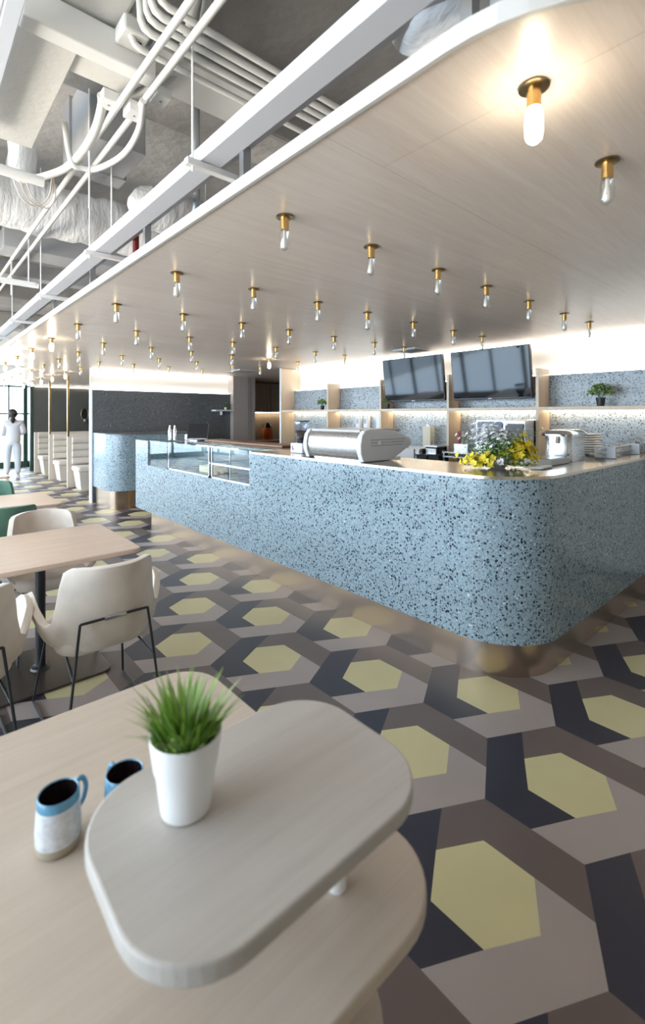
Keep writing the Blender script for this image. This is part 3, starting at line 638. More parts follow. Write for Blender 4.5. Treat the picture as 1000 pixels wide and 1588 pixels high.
part('frame', bx(4.68, 5.03, 3.58, 3.93, 2.368, 2.379), M['white'], T); part('louvre', bx(4.72, 4.99, 3.62, 3.89, 2.362, 2.369), M['ceilgrey'], T)

# ------------------------------------------------------------------ booths
CH = 'cream leather booth bench with channelled back'
def booth(Y):
    t = thing('booth_bench', '', 'booth', (2.62, Y, 0), 'booth benches along the aisle')
    part('end_panel', bx(2.60, 4.1, Y, Y+.07, 0, 1.09), M['boothwood'], t, bevel=.008)
    for k in range(4):
        b = new(); rings(b, [[V(x_, Y-.045+.052*math.cos(a)*1.0-.01*k*0-.0, .50+.148*k+.074+.074*math.sin(a)) for a in [q*PI/8 for q in range(16)]] for x_ in (2.68, 2.70, 4.05, 4.07)])
        part('back_cushion', b, M['leather'], t, smooth=True)
    b = new(); prism(b, rrect(2.66, 4.08, Y-.55, Y-.02, .06, 6), .37, .48); part('seat', b, M['leather'], t, bevel=.03, smooth=True)
    b = new(); rings(b, [[V(2.75, Y-.45, 0), V(4.0, Y-.45, 0), V(4.0, Y-.05, 0), V(2.75, Y-.05, 0)], [V(2.70, Y-.52, .37), V(4.05, Y-.52, .37), V(4.05, Y-.02, .37), V(2.70, Y-.02, .37)]]); part('plinth', b, M['leather'], t)
    return t
for Y, lb in ((11.12, 'the one closest to the terrazzo partition'), (12.82, 'the middle of the row'), (14.52, 'against the dark wall at row end')):
    booth(Y)['label'] = CH + ', ' + lb
for Y, lb in ((11.15, 'slim brass post on the booth closest to the terrazzo partition'), (12.85, 'slim brass post on the middle booth of the row')):
    b = new(); box(b, 2.60, 2.64, Y-.02, Y+.02, 1.091, 2.379); tag(obj('brass_post', b, M['brass']), lb, 'post', 'brass posts of the booths')
T = thing('wall_sconce', 'oval glass and chrome ornament lamp on the dark wall above booths', 'wall lamp', (3.95, 15.05, 1.35))
b = new(); tube(b, [(3.98+.10*math.cos(a), 15.07, 1.58+.17*math.sin(a)) for a in [k*PI/12 for k in range(25)]], .012, 8); part('ring', b, M['platedark'], T)
b = new(); rings(b, [[V(3.98+.09*math.cos(k*PI/12), yy, 1.58+.16*math.sin(k*PI/12)) for k in range(24)] for yy in (15.07, 15.08)]); part('mirror', b, M['black'], T)
b = new(); lathe(b, [(.03,0),(.05,.04),(.03,.10),(.001,.10)], 3.98, 15.05, 1.33, 12); part('shade', b, M['chrome'], T, smooth=True)
b = new(); box(b, 2.7, 5.2, 15.06, 15.075, 2.335, 2.345); tag(obj('led_strip', b, M['led']), 'white light strip over the dark wall behind the booths', 'light')

# ------------------------------------------------------------------ tables
def table(y0, label, x0=-.8):
    t = thing('dining_table', label, 'table', (.45, y0+.43, 0), 'dining tables in the aisle', local=True)
    b = new(); prism(b, rrect(x0-.45, .63, -.43, .43, .05, 5), .722, .75); part('tabletop', b, M['tabletop'], t, bevel=.006)
    for px in (.17, -.85):
        b = new(); prism(b, rrect(px-.33, px+.33, -.30, .30, .06, 5), 0.001, .014); p = part('base_plate', b, M['darkbase'], t, bevel=.003)
        b = new(); lathe(b, [(.055,0),(.05,.012),(.028,.016),(.028,.70)], px, 0, .014, 20); part('column', b, M['black'], t, smooth=True)
        b = new(); box(b, px-.2, px+.2, -.03, .03, .708, .722); box(b, px-.03, px+.03, -.25, .25, .7, .71); part('bracket', b, M['black'], t)
    return t
tb = table(2.86, 'oak dining table on black column, beside cream chairs seen from behind')
dup(tb, (.45, 4.80+.41, 0), 0, 'oak dining table with a green chair on either side')
dup(tb, (.41, 7.33+.42, 0), 0, 'oak dining table farthest along the aisle, towards the walking person')

# ------------------------------------------------------------------ chairs
def chair(cmat, label, group):
    """seat origin at the floor; the sitter faces +y"""
    t = thing('armchair', label, 'chair', (0,0,0), group, local=True)
    # shell: angle 0 = back (-y), +-115 deg = arm tips
    nu, nv = 45, 10; b = new(); grid = []
    def height(a):
        a = abs(a)
        if a < 44: return .845-.012*(a/44)**2
        if a < 66: q = (a-44)/22; q = q*q*(3-2*q); return .833*(1-q)+.56*q
        if a < 92: q = (a-66)/26; q = q*q*(3-2*q); return .56*(1-q)+.685*q
        q = (a-92)/23; return .685-.035*q*q
    for i in range(nu):
        a = -115+230*i/(nu-1); ar = math.radians(a); row = []
        H_ = height(a); k = max(0, 1-abs(a)/62); k = k*k*(3-2*k); arm = min(1, max(0, (abs(a)-58)/25)); tip = max(0, (abs(a)-95)/20)
        for j in range(nv):
            q = j/(nv-1); z = .425+(H_-.03*tip-.425)*q
            rx = .17+.075*min(1, q*2.2)**.6; ry = .19+.045*min(1, q*2.5)**.6
            # superellipse plan
            cs, sn = math.cos(ar), math.sin(ar); e = .72
            px = math.copysign(abs(sn)**e, sn)*rx; py = -math.copysign(abs(cs)**e, cs)*ry
            px *= 1+arm*.24*q**1.2; py -= k*.085*q; px *= 1-.10*k*q
            if a > 95 or a < -95: py += .02*tip; z -= 0
            row.append(b.verts.new((px, py, z)))
        grid.append(row)
    for i in range(nu-1):
        for j in range(nv-1): b.faces.new((grid[i][j], grid[i+1][j], grid[i+1][j+1], grid[i][j+1]))
    sh = part('shell', b, cmat, t, smooth=True)
    m = sh.modifiers.new('thick', 'SOLIDIFY'); m.thickness = .034; m.offset = 0
    m = sh.modifiers.new('round', 'BEVEL'); m.width = .013; m.segments = 3; m.limit_method = 'ANGLE'; m.angle_limit = math.radians(50)
    for mm in list(sh.modifiers):
        if mm.type == 'EDGE_SPLIT': sh.modifiers.remove(mm)
    # seat pan and cushion
    b = new(); o = [(x_, y_) for x_, y_ in rrect(-.225, .225, -.19, .235, .1, 7)]
    rings(b, [[V(x_*s, y_*s+dy, z) for x_, y_ in o] for s, dy, z in ((.55, .0, .375), (.82, 0, .385), (.96, 0, .415), (1, 0, .445), (.985, 0, .475), (.9, 0, .488), (.5, 0, .49))])
    part('seat', b, cmat, t, smooth=True, sub=1)
    # wire frame: cross bar behind the back, rear legs, floor runners, front legs
    r = .0065
    b = new(); tube(b, [(-.155, -.285, .592), (.155, -.285, .592)], r, 8); cbp = part('back_bar', b, M['black'], t)
    b = new(); box(b, -.05, .05, -.296, -.276, .583, .601); part('silver_clip', b, M['chrome'], cbp, bevel=.003)
    for s in (-1, 1):
        b = new(); tube(b, [(s*.155, -.285, .592), (s*.225, -.31, .008)], r, 8); part('leg', b, M['black'], t)
        b = new(); tube(b, [(s*.225, -.31, .008), (s*.235, .31, .008)], r, 8); part('runner', b, M['black'], t)
        b = new(); tube(b, [(s*.235, .31, .008), (s*.19, .20, .41)], r, 8); part('leg', b, M['black'], t)
        b = new(); tube(b, [(s*.185, -.295, .35), (s*.17, -.10, .385), (s*.19, .2, .405)], r, 8); part('seat_rail', b, M['black'], t)
    return t
cream = chair(M['velvet'], 'cream velvet armchair seen from behind with silver clip, nearest the display table', 'cream velvet armchairs')
cream.location = (.755, 2.63, 0)
dup(cream, (.14, 2.61, 0), math.radians(2), 'cream velvet armchair cut off by the picture edge, its back bar and one arm visible')
dup(cream, (.755, 3.72, 0), PI, 'cream velvet armchair on the far side of the oak table, facing the viewer')
dup(cream, (.10, 3.74, 0), PI, 'cream velvet armchair mostly hidden under the near oak table, only its edge visible')
gr = chair(M['greenvelvet'], 'green velvet armchair right behind the far cream armchair', 'green velvet armchairs')
gr.location = (.595, 4.60, 0)
dup(gr, (.67, 5.86, 0), PI, 'green velvet armchair beyond the second oak table')

# ------------------------------------------------------------------ display stand, nearest the camera
T = thing('tiered_table', 'blond wood table with a raised greyed shelf on white posts', 'table', (.3, .9, 0))
b = new(); prism(b, rrect(-.75, .712, .455, 1.415, .13, 10), .724, .75); part('table_board', b, M['stand'], T, bevel=.004)
b = new(); prism(b, rrect(.185, .668, .457, .80, .115, 12), .925, .952); part('raised_board', b, M['standtop'], T, bevel=.004)
b = new(); prism(b, rrect(-.2, .665, .50, 1.36, .15, 10), .475, .50); part('lower_board', b, M['stand'], T, bevel=.004)
for x_, y_ in ((.55, .585), (.30, .70)):
    b = new(); lathe(b, [(.016,0),(.016,.175)], x_, y_, .7505, 20); part('post', b, M['white'], T, smooth=True)
for x_, y_ in ((.545, .61), (.55, 1.25), (-.05, .62), (-.05, 1.25)):
    b = new(); lathe(b, [(.018,0),(.018,.223)], x_, y_, .501, 20); part('post', b, M['white'], T, smooth=True)
    b = new(); lathe(b, [(.02,0),(.018,.474)], x_, y_, 0, 20); part('leg', b, M['white'], T, smooth=True)
def mug(x_, y_, label, body, ang, sc=1):
    t = thing('mug', label, 'mug', (x_, y_, .7505), None)
    z = .7505
    pr = [(.030,0),(.037,.004),(.0385,.02)]
    b = new(); lathe(b, [(.03,0),(.0365,.004),(.038,.018)], x_, y_, z, 32); part('clay_foot', b, M['mugclay'], t, smooth=True)
    b = new(); lathe(b, [(.038,.018),(.0385,.04),(.036,.082)], x_, y_, z, 32, cap=False); part('cup', b, body, t, smooth=True)
    b = new(); lathe(b, [(.036,.082),(.0352,.097),(.0335,.099),(.032,.097)], x_, y_, z, 32, cap=False); part('rim', b, M['mugblue'], t, smooth=True)
    b = new(); lathe(b, [(.032,.097),(.033,.05),(.030,.03),(.001,.028)], x_, y_, z, 32, cap=False); part('inside', b, M['mugdark'], t, smooth=True)
    d = V(math.cos(ang), math.sin(ang), 0); c0 = V(x_, y_, z)
    b = new(); tube(b, smoothpath([c0+d*.034+V(0,0,.088), c0+d*.052+V(0,0,.088), c0+d*.062+V(0,0,.068), c0+d*.056+V(0,0,.045), c0+d*.037+V(0,0,.032)], 5), .0048, 8); part('handle', b, M['mugblue'], t, smooth=True)
mug(.215, .985, 'white glazed mug with blue rim and clay foot on the table', M['mugwhite'], math.radians(28))
mug(.325, .955, 'blue glazed mug partly hidden behind the raised board', M['mugblue'], math.radians(100))
T = thing('potted_grass', 'artificial green grass in a white pot on the raised board', 'plant', (.32, .672, .952))
gx, gy, gz = .322, .678, .9525
b = new(); lathe(b, [(.034,0),(.037,.002),(.045,.066),(.0475,.068),(.0535,.114),(.0525,.117),(.0495,.115),(.045,.09)], gx, gy, gz, 40); part('pot', b, M['ceramic'], T, smooth=True)
b = new(); lathe(b, [(.001,.092),(.0455,.090),(.044,.08),(.001,.08)][::-1], gx, gy, gz, 20); part('soil', b, M['soil'], T)
b = new()
for k in range(230):
    a = R.uniform(0, 2*PI); r0 = .038*math.sqrt(R.random()); L = R.uniform(.058, .100)*(1.1 if R.random() < .4 else .9)
    lean = R.uniform(.03, .24)+r0*9.5; p0 = V(gx+r0*math.cos(a), gy+r0*math.sin(a), gz+.088); a2 = a+R.uniform(-.5,.5)
    hd = V(math.cos(a2), math.sin(a2), 0); sd = V(-hd.y, hd.x, 0); wd = R.uniform(.0022, .0038); prev = None
    mi = 0 if R.random() < .55 else (1 if R.random() < .5 else 2)
    for j in range(6):
        q = j/5; th = lean*(.4+.9*q); p = p0+hd*(L*q*math.sin(th))+V(0,0,L*q*math.cos(th)); ww = wd*(1-q**2.2)+.0003
        cur = (b.verts.new(p-sd*ww), b.verts.new(p+hd*ww*-.35), b.verts.new(p+sd*ww))
        if prev:
            for u_ in (0, 1):
                f = b.faces.new((prev[u_], prev[u_+1], cur[u_+1], cur[u_])); f.material_index = mi
        prev = cur
part('grass_blades', b, [M['leafblade'], M['leaf'], M['leafpale']], T)

# ------------------------------------------------------------------ bulbs in the wooden ceiling
def bulb(lit):
    t = thing('ceiling_bulb', '', 'light', (0,0,0), None, local=True)
    b = new(); lathe(b, [(.001,0),(.036,0),(.037,-.004),(.030,-.006),(.001,-.006)][::-1], 0, 0, -.0005, 20); part('ceiling_plate', b, M['platedark'], t, smooth=True)
    b = new(); lathe(b, [(.001,-.006),(.0175,-.006),(.0175,-.056),(.001,-.056)][::-1], 0, 0, 0, 16); part('socket', b, M['brass'], t, smooth=True)
    pr = [(.0165,-.056),(.0205,-.068),(.0215,-.09),(.0215,-.118),(.018,-.134),(.010,-.142),(.001,-.144)]
    b = new(); lathe(b, pr[::-1], 0, 0, 0, 16, cap=False); part('glass_tube', b, M['lit'] if lit else M['bulbglass'], t, smooth=True)
    if not lit:
        b = new(); lathe(b, [(.001,-.136),(.010,-.132),(.0135,-.12),(.012,-.10),(.007,-.085),(.006,-.058)], 0, 0, 0, 8); part('filament', b, M['filament'], t, smooth=True)
    return t
XS = [1.19, 1.72, 2.28, 2.81, 3.41, 4.04, 4.58]
pro = {}
ordn = ['first', 'second', 'third', 'fourth', 'fifth', 'sixth', 'seventh', 'eighth', 'ninth', 'tenth', 'eleventh', 'twelfth', 'thirteenth', 'fourteenth']
for j in range(14):
    y = .54+1.043*j
    for i, x in enumerate(XS):
        if j >= 8 and x > 2.4: continue
        if j >= 9 and i == 0: continue
        if j == 7 and i > 5: continue
        lit = (j == 0 and i == 0) or (i == 0 and j >= 5) or (j >= 9) or (j == 5 and i == 5)
        lb = ('glowing' if lit else 'unlit clear') + ' tube bulb in brass socket, row ' + ordn[j] + ' and file ' + ordn[i] + ' from canopy edge'
        lb = '%s brass bulb, %s row from the viewer, %s from the ceiling edge' % ('glowing' if lit else 'unlit', ordn[j], ordn[i])
        if lit not in pro: o = pro[lit] = bulb(lit); o.location = (x, y, 2.379)
        else: o = dup(pro[lit], (x, y, 2.379))
        o['label'] = lb; o['group'] = 'brass bulbs under the wooden ceiling'

# ------------------------------------------------------------------ services under the slab
T = thing('cable_tray', 'long white box tray hanging beside the wooden ceiling edge', 'cable tray', (1.14, 6, 2.8))
part('tray_body', bx(1.088, 1.20, -2.4, 14.5, 2.8, 2.875), M['tray'], T, bevel=.004)
for y in (2.15, 3.86, 5.58, 7.3, 9.0, 10.7):
    p = part('cross_bar', bx(1.02, 1.34, y-.02, y+.02, 2.765, 2.798), M['white'], T, bevel=.003)
    for x in (1.055,):
        b = new(); tube(b, [(x, y, 2.74), (x, y, {2.15: 3.36, 3.86: 3.387}.get(y, ZC))], .006, 6); part('rod', b, M['white'], p)
b = new(); box(b, 1.28, 1.31, 2.12, 2.15, 2.70, 2.76); part('hanging_tag', b, M['purple'] if 0 else M['tray'], T)
# canopy hangers
for k, (y, lb) in enumerate(((.70, 'nearest the rounded ceiling corner'), (.80, 'just past the rounded corner'), (2.10, 'beside the first cross bar'), (3.42, 'by the red pipe'), (4.75, 'before the third cross bar'), (6.2, 'after the third cross bar'), (8.0, 'far along, before the darker bays'))):
    b = new(); box(b, 1.30, 1.345, y-.02, y+.02, 2.416, 2.93); tag(obj('ceiling_hanger', b, M['galv']), 'galvanised post holding the wooden ceiling, ' + lb, 'post', 'posts holding the wooden ceiling')
b = new(); box(b, 1.295, 1.35, .5, 14, 2.931, 2.99); tag(obj('support_channel', b, M['galv']), 'galvanised channel above the wooden ceiling that its posts reach up to', 'channel')
b = new(); tube(b, [(1.38, 3.80, 2.42), (1.38, 3.80, 3.0)], .024, 10); tag(obj('red_pipe', b, M['red'], smooth=True), 'dark red vertical pipe above the wooden ceiling edge', 'pipe')
b = new(); tube(b, smoothpath([(1.43, 2.86, 4.1), (1.43, 2.86, 3.4), (1.43, 2.86, 2.98), (1.43, 2.90, 2.86), (1.43, 3.0, 2.84), (1.43, 3.5, 2.84)], 5), .022, 10); tag(obj('elbow_pipe', b, M['galv'], smooth=True), 'silver elbow pipe above the wooden ceiling edge', 'pipe')
for k, (y, z) in enumerate(((2.07, 3.4), (2.14, 3.4), (2.20, 3.4), (2.27, 3.4), (2.40, 3.4))):
    b = new(); tube(b, [(.845, y, 3.54), (.85, y, z+.04), (.865, y, z+.012), (.9, y, z), (7.5, y, z)], .017+.002*(k % 2), 10)
    tag(obj('conduit_pipe', b, M['pipe'], smooth=True), ['painted conduit crossing under the slab, nearest the rough beam', 'painted conduit second from the rough beam', 'painted conduit in the middle of the crossing five', 'painted conduit second from the big duct side', 'painted conduit apart from the other four, nearest white duct'][k], 'pipe', 'five conduits crossing under the slab')
for k, x in enumerate((.905, 1.0)):
    b = new(); tube(b, [(x, .5 if k else .9, 3.3), (x, 12, 3.3)], .018, 10)
    tag(obj('long_conduit', b, M['pipe'], smooth=True), ('painted conduit running along the aisle, closer to windows', 'painted conduit running along the aisle, closer to wood ceiling')[k], 'pipe', 'two long conduits along the aisle')
def flexp(pts, r, label):
    b = new(); tube(b, smoothpath(pts, 7), r, 10); return tag(obj('bent_conduit', b, M['pipe'], smooth=True), label, 'pipe', 'bent conduits around the junction boxes')
flexp([(.83,2.80,3.34), (.85,2.87,3.32), (.878,3.10,3.30), (.88,3.42,3.29), (.84,3.70,3.28), (.72,3.97,3.28), (.68,4.0,3.30)], .026, 'bent conduit sagging from junction box towards the white duct')
flexp([(.985,2.60,3.28), (1.055,2.86,3.26), (1.07,3.18,3.25), (1.0,3.47,3.25), (.92,3.53,3.25), (.85,3.53,3.27), (.8,3.5,3.5)], .02, 'bent conduit looping back under the grey duct box')
flexp([(1.01,2.0,3.52), (1.04,2.12,3.5), (1.10,2.30,3.5), (1.11,2.55,3.48), (1.05,2.78,3.45), (.96,2.85,3.42), (.885,2.86,3.38), (.85,2.80,3.34)], .026, 'thick bent conduit arching over the junction boxes')
flexp([(1.06,2.0,3.56), (1.12,2.14,3.56), (1.18,2.35,3.56), (1.17,2.6,3.52), (1.08,2.80,3.45)], .022, 'bent conduit just outside the thick arching one')
for (x, y, z, lb) in ((.865, 2.80, 3.33, 'white junction box below the arching conduit'), (.985, 2.74, 3.29, 'white junction box lower of the pair'), (1.09, 2.62, 3.36, 'white junction box beside the cable tray')):
    b = new(); box(b, x-.045, x+.045, y-.055, y+.055, z-.03, z+.03); o = tag(obj('junction_box', b, M['white'], bevel=.006), lb, 'junction box', 'white junction boxes')
    p = obj('cover_screw', bx(x-.006, x+.006, y-.006, y+.006, z-.033, z-.03), M['galv'], None); p.parent = o
T = thing('ceiling_device', 'white square ceiling device with one small black port', 'device', (.86, 2.44, 3.45))
part('housing', bx(.80, .93, 2.36, 2.50, 3.44, 3.52), M['white'], T, bevel=.012)
part('port', bx(.87, .905, 2.41, 2.44, 3.435, 3.441), M['black'], T); b = new(); tube(b, [(.865, 2.40, 3.5), (.865, 2.40, ZC)], .014, 8); part('stem', b, M['pipe'], T)
# ducts
b = new(); box(b, .40, .665, 2.61, 3.80, 3.4, 3.53); tag(obj('air_duct', b, M['offwhite'], bevel=.006), 'large flat off-white duct end panel near the picture corner', 'duct')
b = new(); box(b, .40, 1.02, 2.50, 2.60, 3.36, 3.52); tag(obj('channel_beam', b, M['white'], bevel=.01), 'white steel channel crossing the end of the flat duct', 'beam')
b = new(); box(b, -.3, .84, 1.2, 2.80, 3.54, 3.9); tag(obj('air_duct', b, M['offwhite'], bevel=.02), 'off-white duct overhead with a rounded lip above ceiling device', 'duct')
b = new(); box(b, .67, 1.0, 2.62, 2.84, 3.42, 3.53); tag(obj('air_duct', b, M['offwhite'], bevel=.01), 'small off-white duct stub between channel and junction boxes', 'duct')
b = new(); box(b, 1.0, 1.9, 2.45, 2.78, 3.5, 3.56); tag(obj('mounting_plate', b, M['white'], bevel=.004), 'broad white mounting plate bolted behind the cable tray rod', 'plate')
b = new(); box(b, .92, 1.29, 3.36, 3.94, 3.4, 3.87); box(b, .90, 1.31, 3.81, 3.98, 3.388, 3.89); tag(obj('fan_coil_unit', b, M['ceilgrey'], bevel=.005), 'grey box shaped fan coil unit hanging behind looping conduit', 'fan coil')
b = new(); box(b, .32, .385, -2, 3.6, 3.3, 3.36); tag(obj('cable_tray', b, M['tray'], bevel=.004), 'pale blue white tray crossing the upper picture corner', 'cable tray')
b = new(); box(b, .20, .29, -2, 3.4, 3.3, 3.36); tag(obj('cable_tray', b, M['tray'], bevel=.004), 'outermost pale tray, cut by the picture edge', 'cable tray')
def wrapduct(p0, p1, r, label, seed):
    rr = random.Random(seed); p0, p1 = Vector(p0), Vector(p1); n = 60; d = (p1-p0).normalized(); s = d.cross(V(0,0,1)).normalized(); u = s.cross(d); rs = []
    ph = [rr.uniform(0, 6.28) for _ in range(6)]
    for i in range(n):
        q = p0.lerp(p1, i/(n-1)); ring = []; tp = min(1, math.sqrt((i+.15)/3), math.sqrt((n-1-i+.15)/3))
        for k in range(28):
            a = 2*PI*k/28; x = i/(n-1)*(p1-p0).length
            dr = tp*r*(1+.05*math.sin(9*x+ph[0]+2*math.sin(a*2))+.035*math.sin(23*x+ph[1]+3*math.sin(a+ph[2]))+.03*math.sin(41*x+ph[3]+5*math.cos(a)))
            ring.append(q+(s*math.cos(a)+u*math.sin(a))*dr)
        rs.append(ring)
    b = new(); rings(b, rs); o = tag(obj('insulated_duct', b, M['wrap'], smooth=True), label, 'duct', 'wrapped ducts under the slab')
    if abs(d.z) < .1:
        for q in (.25, .75):
            c_ = p0.lerp(p1, q); b = new(); tube(b, [c_+V(0,0,r*.9), V(c_.x, c_.y, ZC)], .006, 6); h = obj('hanger_rod', b, M['white'], None); h.parent = o
    return o
wrapduct((-1.0, 5.32, 3.58), (4.2, 5.32, 3.58), .25, 'wrinkled foil wrapped duct crossing the aisle behind the rods', 1)
wrapduct((1.28, .98, 3.05), (4.0, .98, 3.05), .2, 'grey wrapped duct above the rounded corner of the wood ceiling', 2)
wrapduct((1.5, 4.3, 3.45), (4.5, 4.3, 3.45), .2, 'wrapped duct behind the fan coil unit, above wood ceiling', 3)
wrapduct((.62, 3.8, 3.9), (.64, 4.05, 3.25), .09, 'short bundle of wrapped pipes dropping beside the flat duct', 4)
wrapduct((-.4, 4.15, 3.35), (.50, 4.15, 3.35), .2, 'wrapped duct end cut by the picture edge', 5)
b = new(); box(b, .78, 3.4, 5.95, 6.35, 3.335, 3.56); tag(obj('air_duct', b, M['ceilgrey'], bevel=.01), 'grey rectangular duct just beyond the wrinkled wrapped duct', 'duct')
b = new(); box(b, .21, 5, 7.4, 7.6, 3.4, 3.6); tag(obj('air_duct', b, M['ceilgrey'], bevel=.01), 'thin grey duct far along the aisle ceiling', 'duct')
b = new(); box(b, -2.5, 0.2, 5.75, 13, 3.1, 3.5); tag(obj('air_duct', b, M['offwhite'], bevel=.01), 'long off-white duct running down the window side', 'duct')
T = thing('support_bar', 'white suspended bar with round end near the wooden ceiling edge', 'bar', (.9, 5.8, 2.9))
part('bar', bx(-.4, 1.045, 5.74, 5.80, 2.90, 2.95), M['white'], T, bevel=.005)
b = new(); tube(b, [(.98, 5.77, 2.95), (.98, 5.77, ZC)], .008, 6); part('rod', b, M['white'], T); b = new(); tube(b, [(.3, 5.77, 2.95), (.3, 5.77, ZC)], .008, 6); part('rod', b, M['white'], T)
b = new(); tube(b, [(1.045, 5.77, 2.925), (1.07, 5.77, 2.925)], .03, 12); part('end_cap', b, M['white'], T)
T = thing('support_bar', 'white pipe stub with hanging cream wires at the picture edge', 'bar', (.6, 3.82, 3.2))
b = new(); tube(b, [(-.2, 3.82, 3.22), (.74, 3.82, 3.2)], .035, 14); part('bar', b, M['white'], T, smooth=True)
for k in range(3):
    b = new(); tube(b, smoothpath([(.55+.04*k, 3.84, 3.2), (.62+.03*k, 3.9, 3.08+.02*k), (.72+.03*k, 3.95, 3.07), (.79+.02*k, 3.9, 3.15), (.80, 3.84, 3.3)], 6), .005, 6); part('wire', b, M['leather'], T, smooth=True)
for (x, y) in ((.905, 3.32), (1.12, 3.56), (.9, 6.3)):
    b = new(); tube(b, [(x, y, 2.9), (x, y, ZC)], .006, 6); tag(obj('hanging_rod', b, M['white']), 'thin white threaded rod hanging from the slab, ' + {3.32: 'before the wrinkled duct', 3.56: 'below the fan coil corner', 6.3: 'past the suspended bar'}[y], 'rod', 'thin rods from the slab')

# ------------------------------------------------------------------ outside, seen through the far glazing
T = thing('bench', 'maroon slatted bench outside behind the far glazing', 'bench', (2.0, 18.2, 0))
for k in range(4): part('slat', bx(.8, 2.15, 18.2, 18.24, .45+.14*k, .55+.14*k), M['maroon'], T)
part('frame', bx(.85, .9, 18.24, 18.3, 0, .95), M['black'], T); part('frame', bx(2.05, 2.1, 18.24, 18.3, 0, .95), M['black'], T)
b = new(); box(b, 2.55, 3.3, 18.6, 19, 0, .95); tag(obj('planter_box', b, M['planter'], bevel=.02), 'sand coloured planter outside the narrow far pane', 'planter')

# ------------------------------------------------------------------ walking person, seen from behind
PX, PY = 1.98, 13.62
rz = -math.radians(8.5)
P = thing('person', 'person in white top and pale trousers, black ponytail, walking away with bent arms', 'person', (PX, PY, 0), local=True, rz=rz)
def skin(name, verts, edges, rad, m, parent, root=0, sub=2):
    me = bpy.data.meshes.new(name); me.from_pydata(verts, edges, []); me.materials.append(m)
    o = bpy.data.objects.new(name, me); COL.objects.link(o); o.parent = parent
    sk = o.modifiers.new('skin', 'SKIN'); sk.use_smooth_shade = True
    for i, r in enumerate(rad):
        d = me.skin_vertices[0].data[i]; d.radius = r if isinstance(r, tuple) else (r, r); d.use_root = (i == root)
    s = o.modifiers.new('sub', 'SUBSURF'); s.levels = sub; s.render_levels = sub
    return o
# joints (x right, y forward, z up), 1.66 m tall
J = dict(pelvis=(0,0,.93), waist=(0,.01,1.08), chest=(0,0,1.26), neckb=(0,-.01,1.41), neck=(0,0,1.47), head=(0,.02,1.56), crown=(0,.015,1.63),
 sl=(-.155,0,1.37), el=(-.215,-.03,1.10), wl=(-.10,.17,1.06), hl=(-.05,.23,1.09), sr=(.155,0,1.37), er=(.23,-.02,1.12), wr=(.10,.18,1.10), hr=(.05,.23,1.13),
 hpl=(-.09,0,.88), kl=(-.115,.04,.49), al=(-.12,-.10,.10), tl=(-.125,.03,.035), hpr=(.09,0,.88), kr=(.10,.06,.49), ar=(.105,.01,.08), tr=(.11,.14,.03))
def sk(name, names, edges, rad, m, root=0, sub=2, off=0):
    return skin(name, [J[n] for n in names], [(names.index(a), names.index(b_)) for a, b_ in edges], rad, m, P, root, sub)
J.update({'f%s%d%s' % (s, i, q): (sx*(.035-.012*i*.6)+0*sx, .235+(.03 if q == 'a' else .055), zz+.028-.017*i-(.0 if q == 'a' else .012)) for s, sx, zz in (('l', -1, 1.09), ('r', 1, 1.13)) for i in range(4) for q in 'ab'})
J.update({'t%s%s' % (s, q): (sx*(.05-.02*(q == 'b')), .215+.03*(q == 'b'), zz+.035+.01*(q == 'b')) for s, sx, zz in (('l', -1, 1.09), ('r', 1, 1.13)) for q in 'ab'})
nm = ['pelvis','waist','chest','neckb','neck','head','crown','sl','el','wl','hl','sr','er','wr','hr','hpl','kl','al','tl','hpr','kr','ar','tr']
ed = [('pelvis','waist'),('waist','chest'),('chest','neckb'),('neckb','neck'),('neck','head'),('head','crown'),('neckb','sl'),('sl','el'),('el','wl'),('wl','hl'),('neckb','sr'),('sr','er'),('er','wr'),('wr','hr'),
 ('pelvis','hpl'),('hpl','kl'),('kl','al'),('al','tl'),('pelvis','hpr'),('hpr','kr'),('kr','ar'),('ar','tr')]
ra = [.12,.10,.115,.06,.045,.085,.06,.05,.038,.026,.03,.05,.038,.026,.03,.08,.05,.035,.028,.08,.05,.035,.028]
for s in 'lr':
    for i in range(4):
        nm += ['f%s%da' % (s, i), 'f%s%db' % (s, i)]; ed += [('h'+s, 'f%s%da' % (s, i)), ('f%s%da' % (s, i), 'f%s%db' % (s, i))]; ra += [.009, .0075]
    nm += ['t%sa' % s, 't%sb' % s]; ed += [('h'+s, 't%sa' % s), ('t%sa' % s, 't%sb' % s)]; ra += [.010, .008]
body = sk('body', nm, ed, ra, M['skin'])
J.update(hem=(0,0,.86), el2=(-.225,-.02,1.12), cl=(-.13,.13,1.065), cr=(.13,.14,1.10))
sk('white_top', ['hem','waist','chest','neckb','sl','el','cl','sr','er','cr'], [('hem','waist'),('waist','chest'),('chest','neckb'),('neckb','sl'),('sl','el'),('el','cl'),('neckb','sr'),('sr','er'),('er','cr')],
   [(.185,.13),(.17,.125),(.185,.13),.085,.09,.075,.052,.09,.075,.052], M['shirt'], 1)
J.update(cfl=(-.12,-.085,.13), cfr=(.105,.01,.12), bel=(0,0,.98))
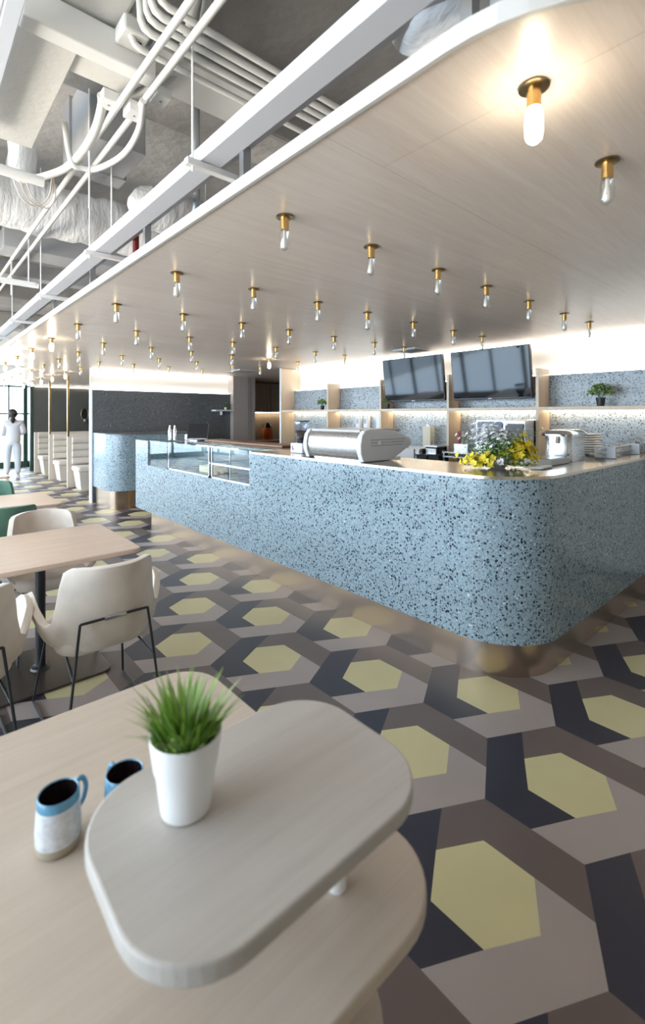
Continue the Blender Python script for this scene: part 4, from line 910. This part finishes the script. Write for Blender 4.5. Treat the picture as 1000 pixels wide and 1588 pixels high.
sk('trousers', ['pelvis','bel','hpl','kl','cfl','hpr','kr','cfr'], [('pelvis','bel'),('pelvis','hpl'),('hpl','kl'),('kl','cfl'),('pelvis','hpr'),('hpr','kr'),('kr','cfr')],
   [(.15,.125),(.15,.12),(.105,.11),.08,.062,(.105,.11),.08,.062], M['trousers'], 0)
J.update(h0=(0,.0,1.585), h1=(0,-.005,1.63), h2=(0,-.055,1.56), h3=(0,-.105,1.53), h4=(0,-.12,1.45), h5=(0,-.11,1.37))
b = new(); bmesh.ops.create_uvsphere(b, u_segments=24, v_segments=18, radius=1); bmesh.ops.scale(b, verts=b.verts, vec=(.10,.10,.12)); bmesh.ops.translate(b, verts=b.verts, vec=(0,-.03,1.585))
tube(b, [(0,-.115,1.55),(0,-.145,1.52),(0,-.15,1.46),(0,-.135,1.40),(0,-.125,1.35)], [.022,.035,.055,.045,.012], 12)
ho = obj('hair', b, M['hair'], None, smooth=True); ho.parent = P
for s, (a, t_) in (('l', ('al','tl')), ('r', ('ar','tr'))):
    x, y, z = J[a]; bq = new(); q = V(*J[t_])-V(*J[a])
    rings(bq, [[V(x+.045*math.cos(k*PI/6)*sc, y-.02+yy, max(.0, zz)+hh*(1+math.sin(k*PI/6))) for k in range(12)] for yy, sc, hh, zz in ((-.05,.6,.035,z-.08),(-.03,.9,.045,z-.085),(.05,1,.04,z-.09),(.14,1.05,.028,z-.09 if s=='l' else 0),(.19,.7,.018,0))])
    o = obj('shoe', bq, M['shirt'], None, smooth=True); o.parent = P
# face: nose, ears, mouth
def small(name, prof, loc, m, sc=(1,1,1)):
    bq = new(); bmesh.ops.create_uvsphere(bq, u_segments=12, v_segments=8, radius=prof); bmesh.ops.scale(bq, verts=bq.verts, vec=sc); bmesh.ops.translate(bq, verts=bq.verts, vec=loc)
    o = obj(name, bq, m, None, smooth=True); o.parent = P
small('ear', .022, (-.083,.01,1.555), M['skin'], (.5,.9,1.3)); small('ear', .022, (.083,.01,1.555), M['skin'], (.5,.9,1.3)); small('nose', .014, (0,.112,1.55), M['skin'], (.8,1.3,1.4))
small('eye', .010, (-.032,.098,1.57), M['hair'], (1.2,.6,.7)); small('eye', .010, (.032,.098,1.57), M['hair'], (1.2,.6,.7)); small('mouth', .014, (0,.10,1.515), M['maroon'], (1.5,.5,.4))
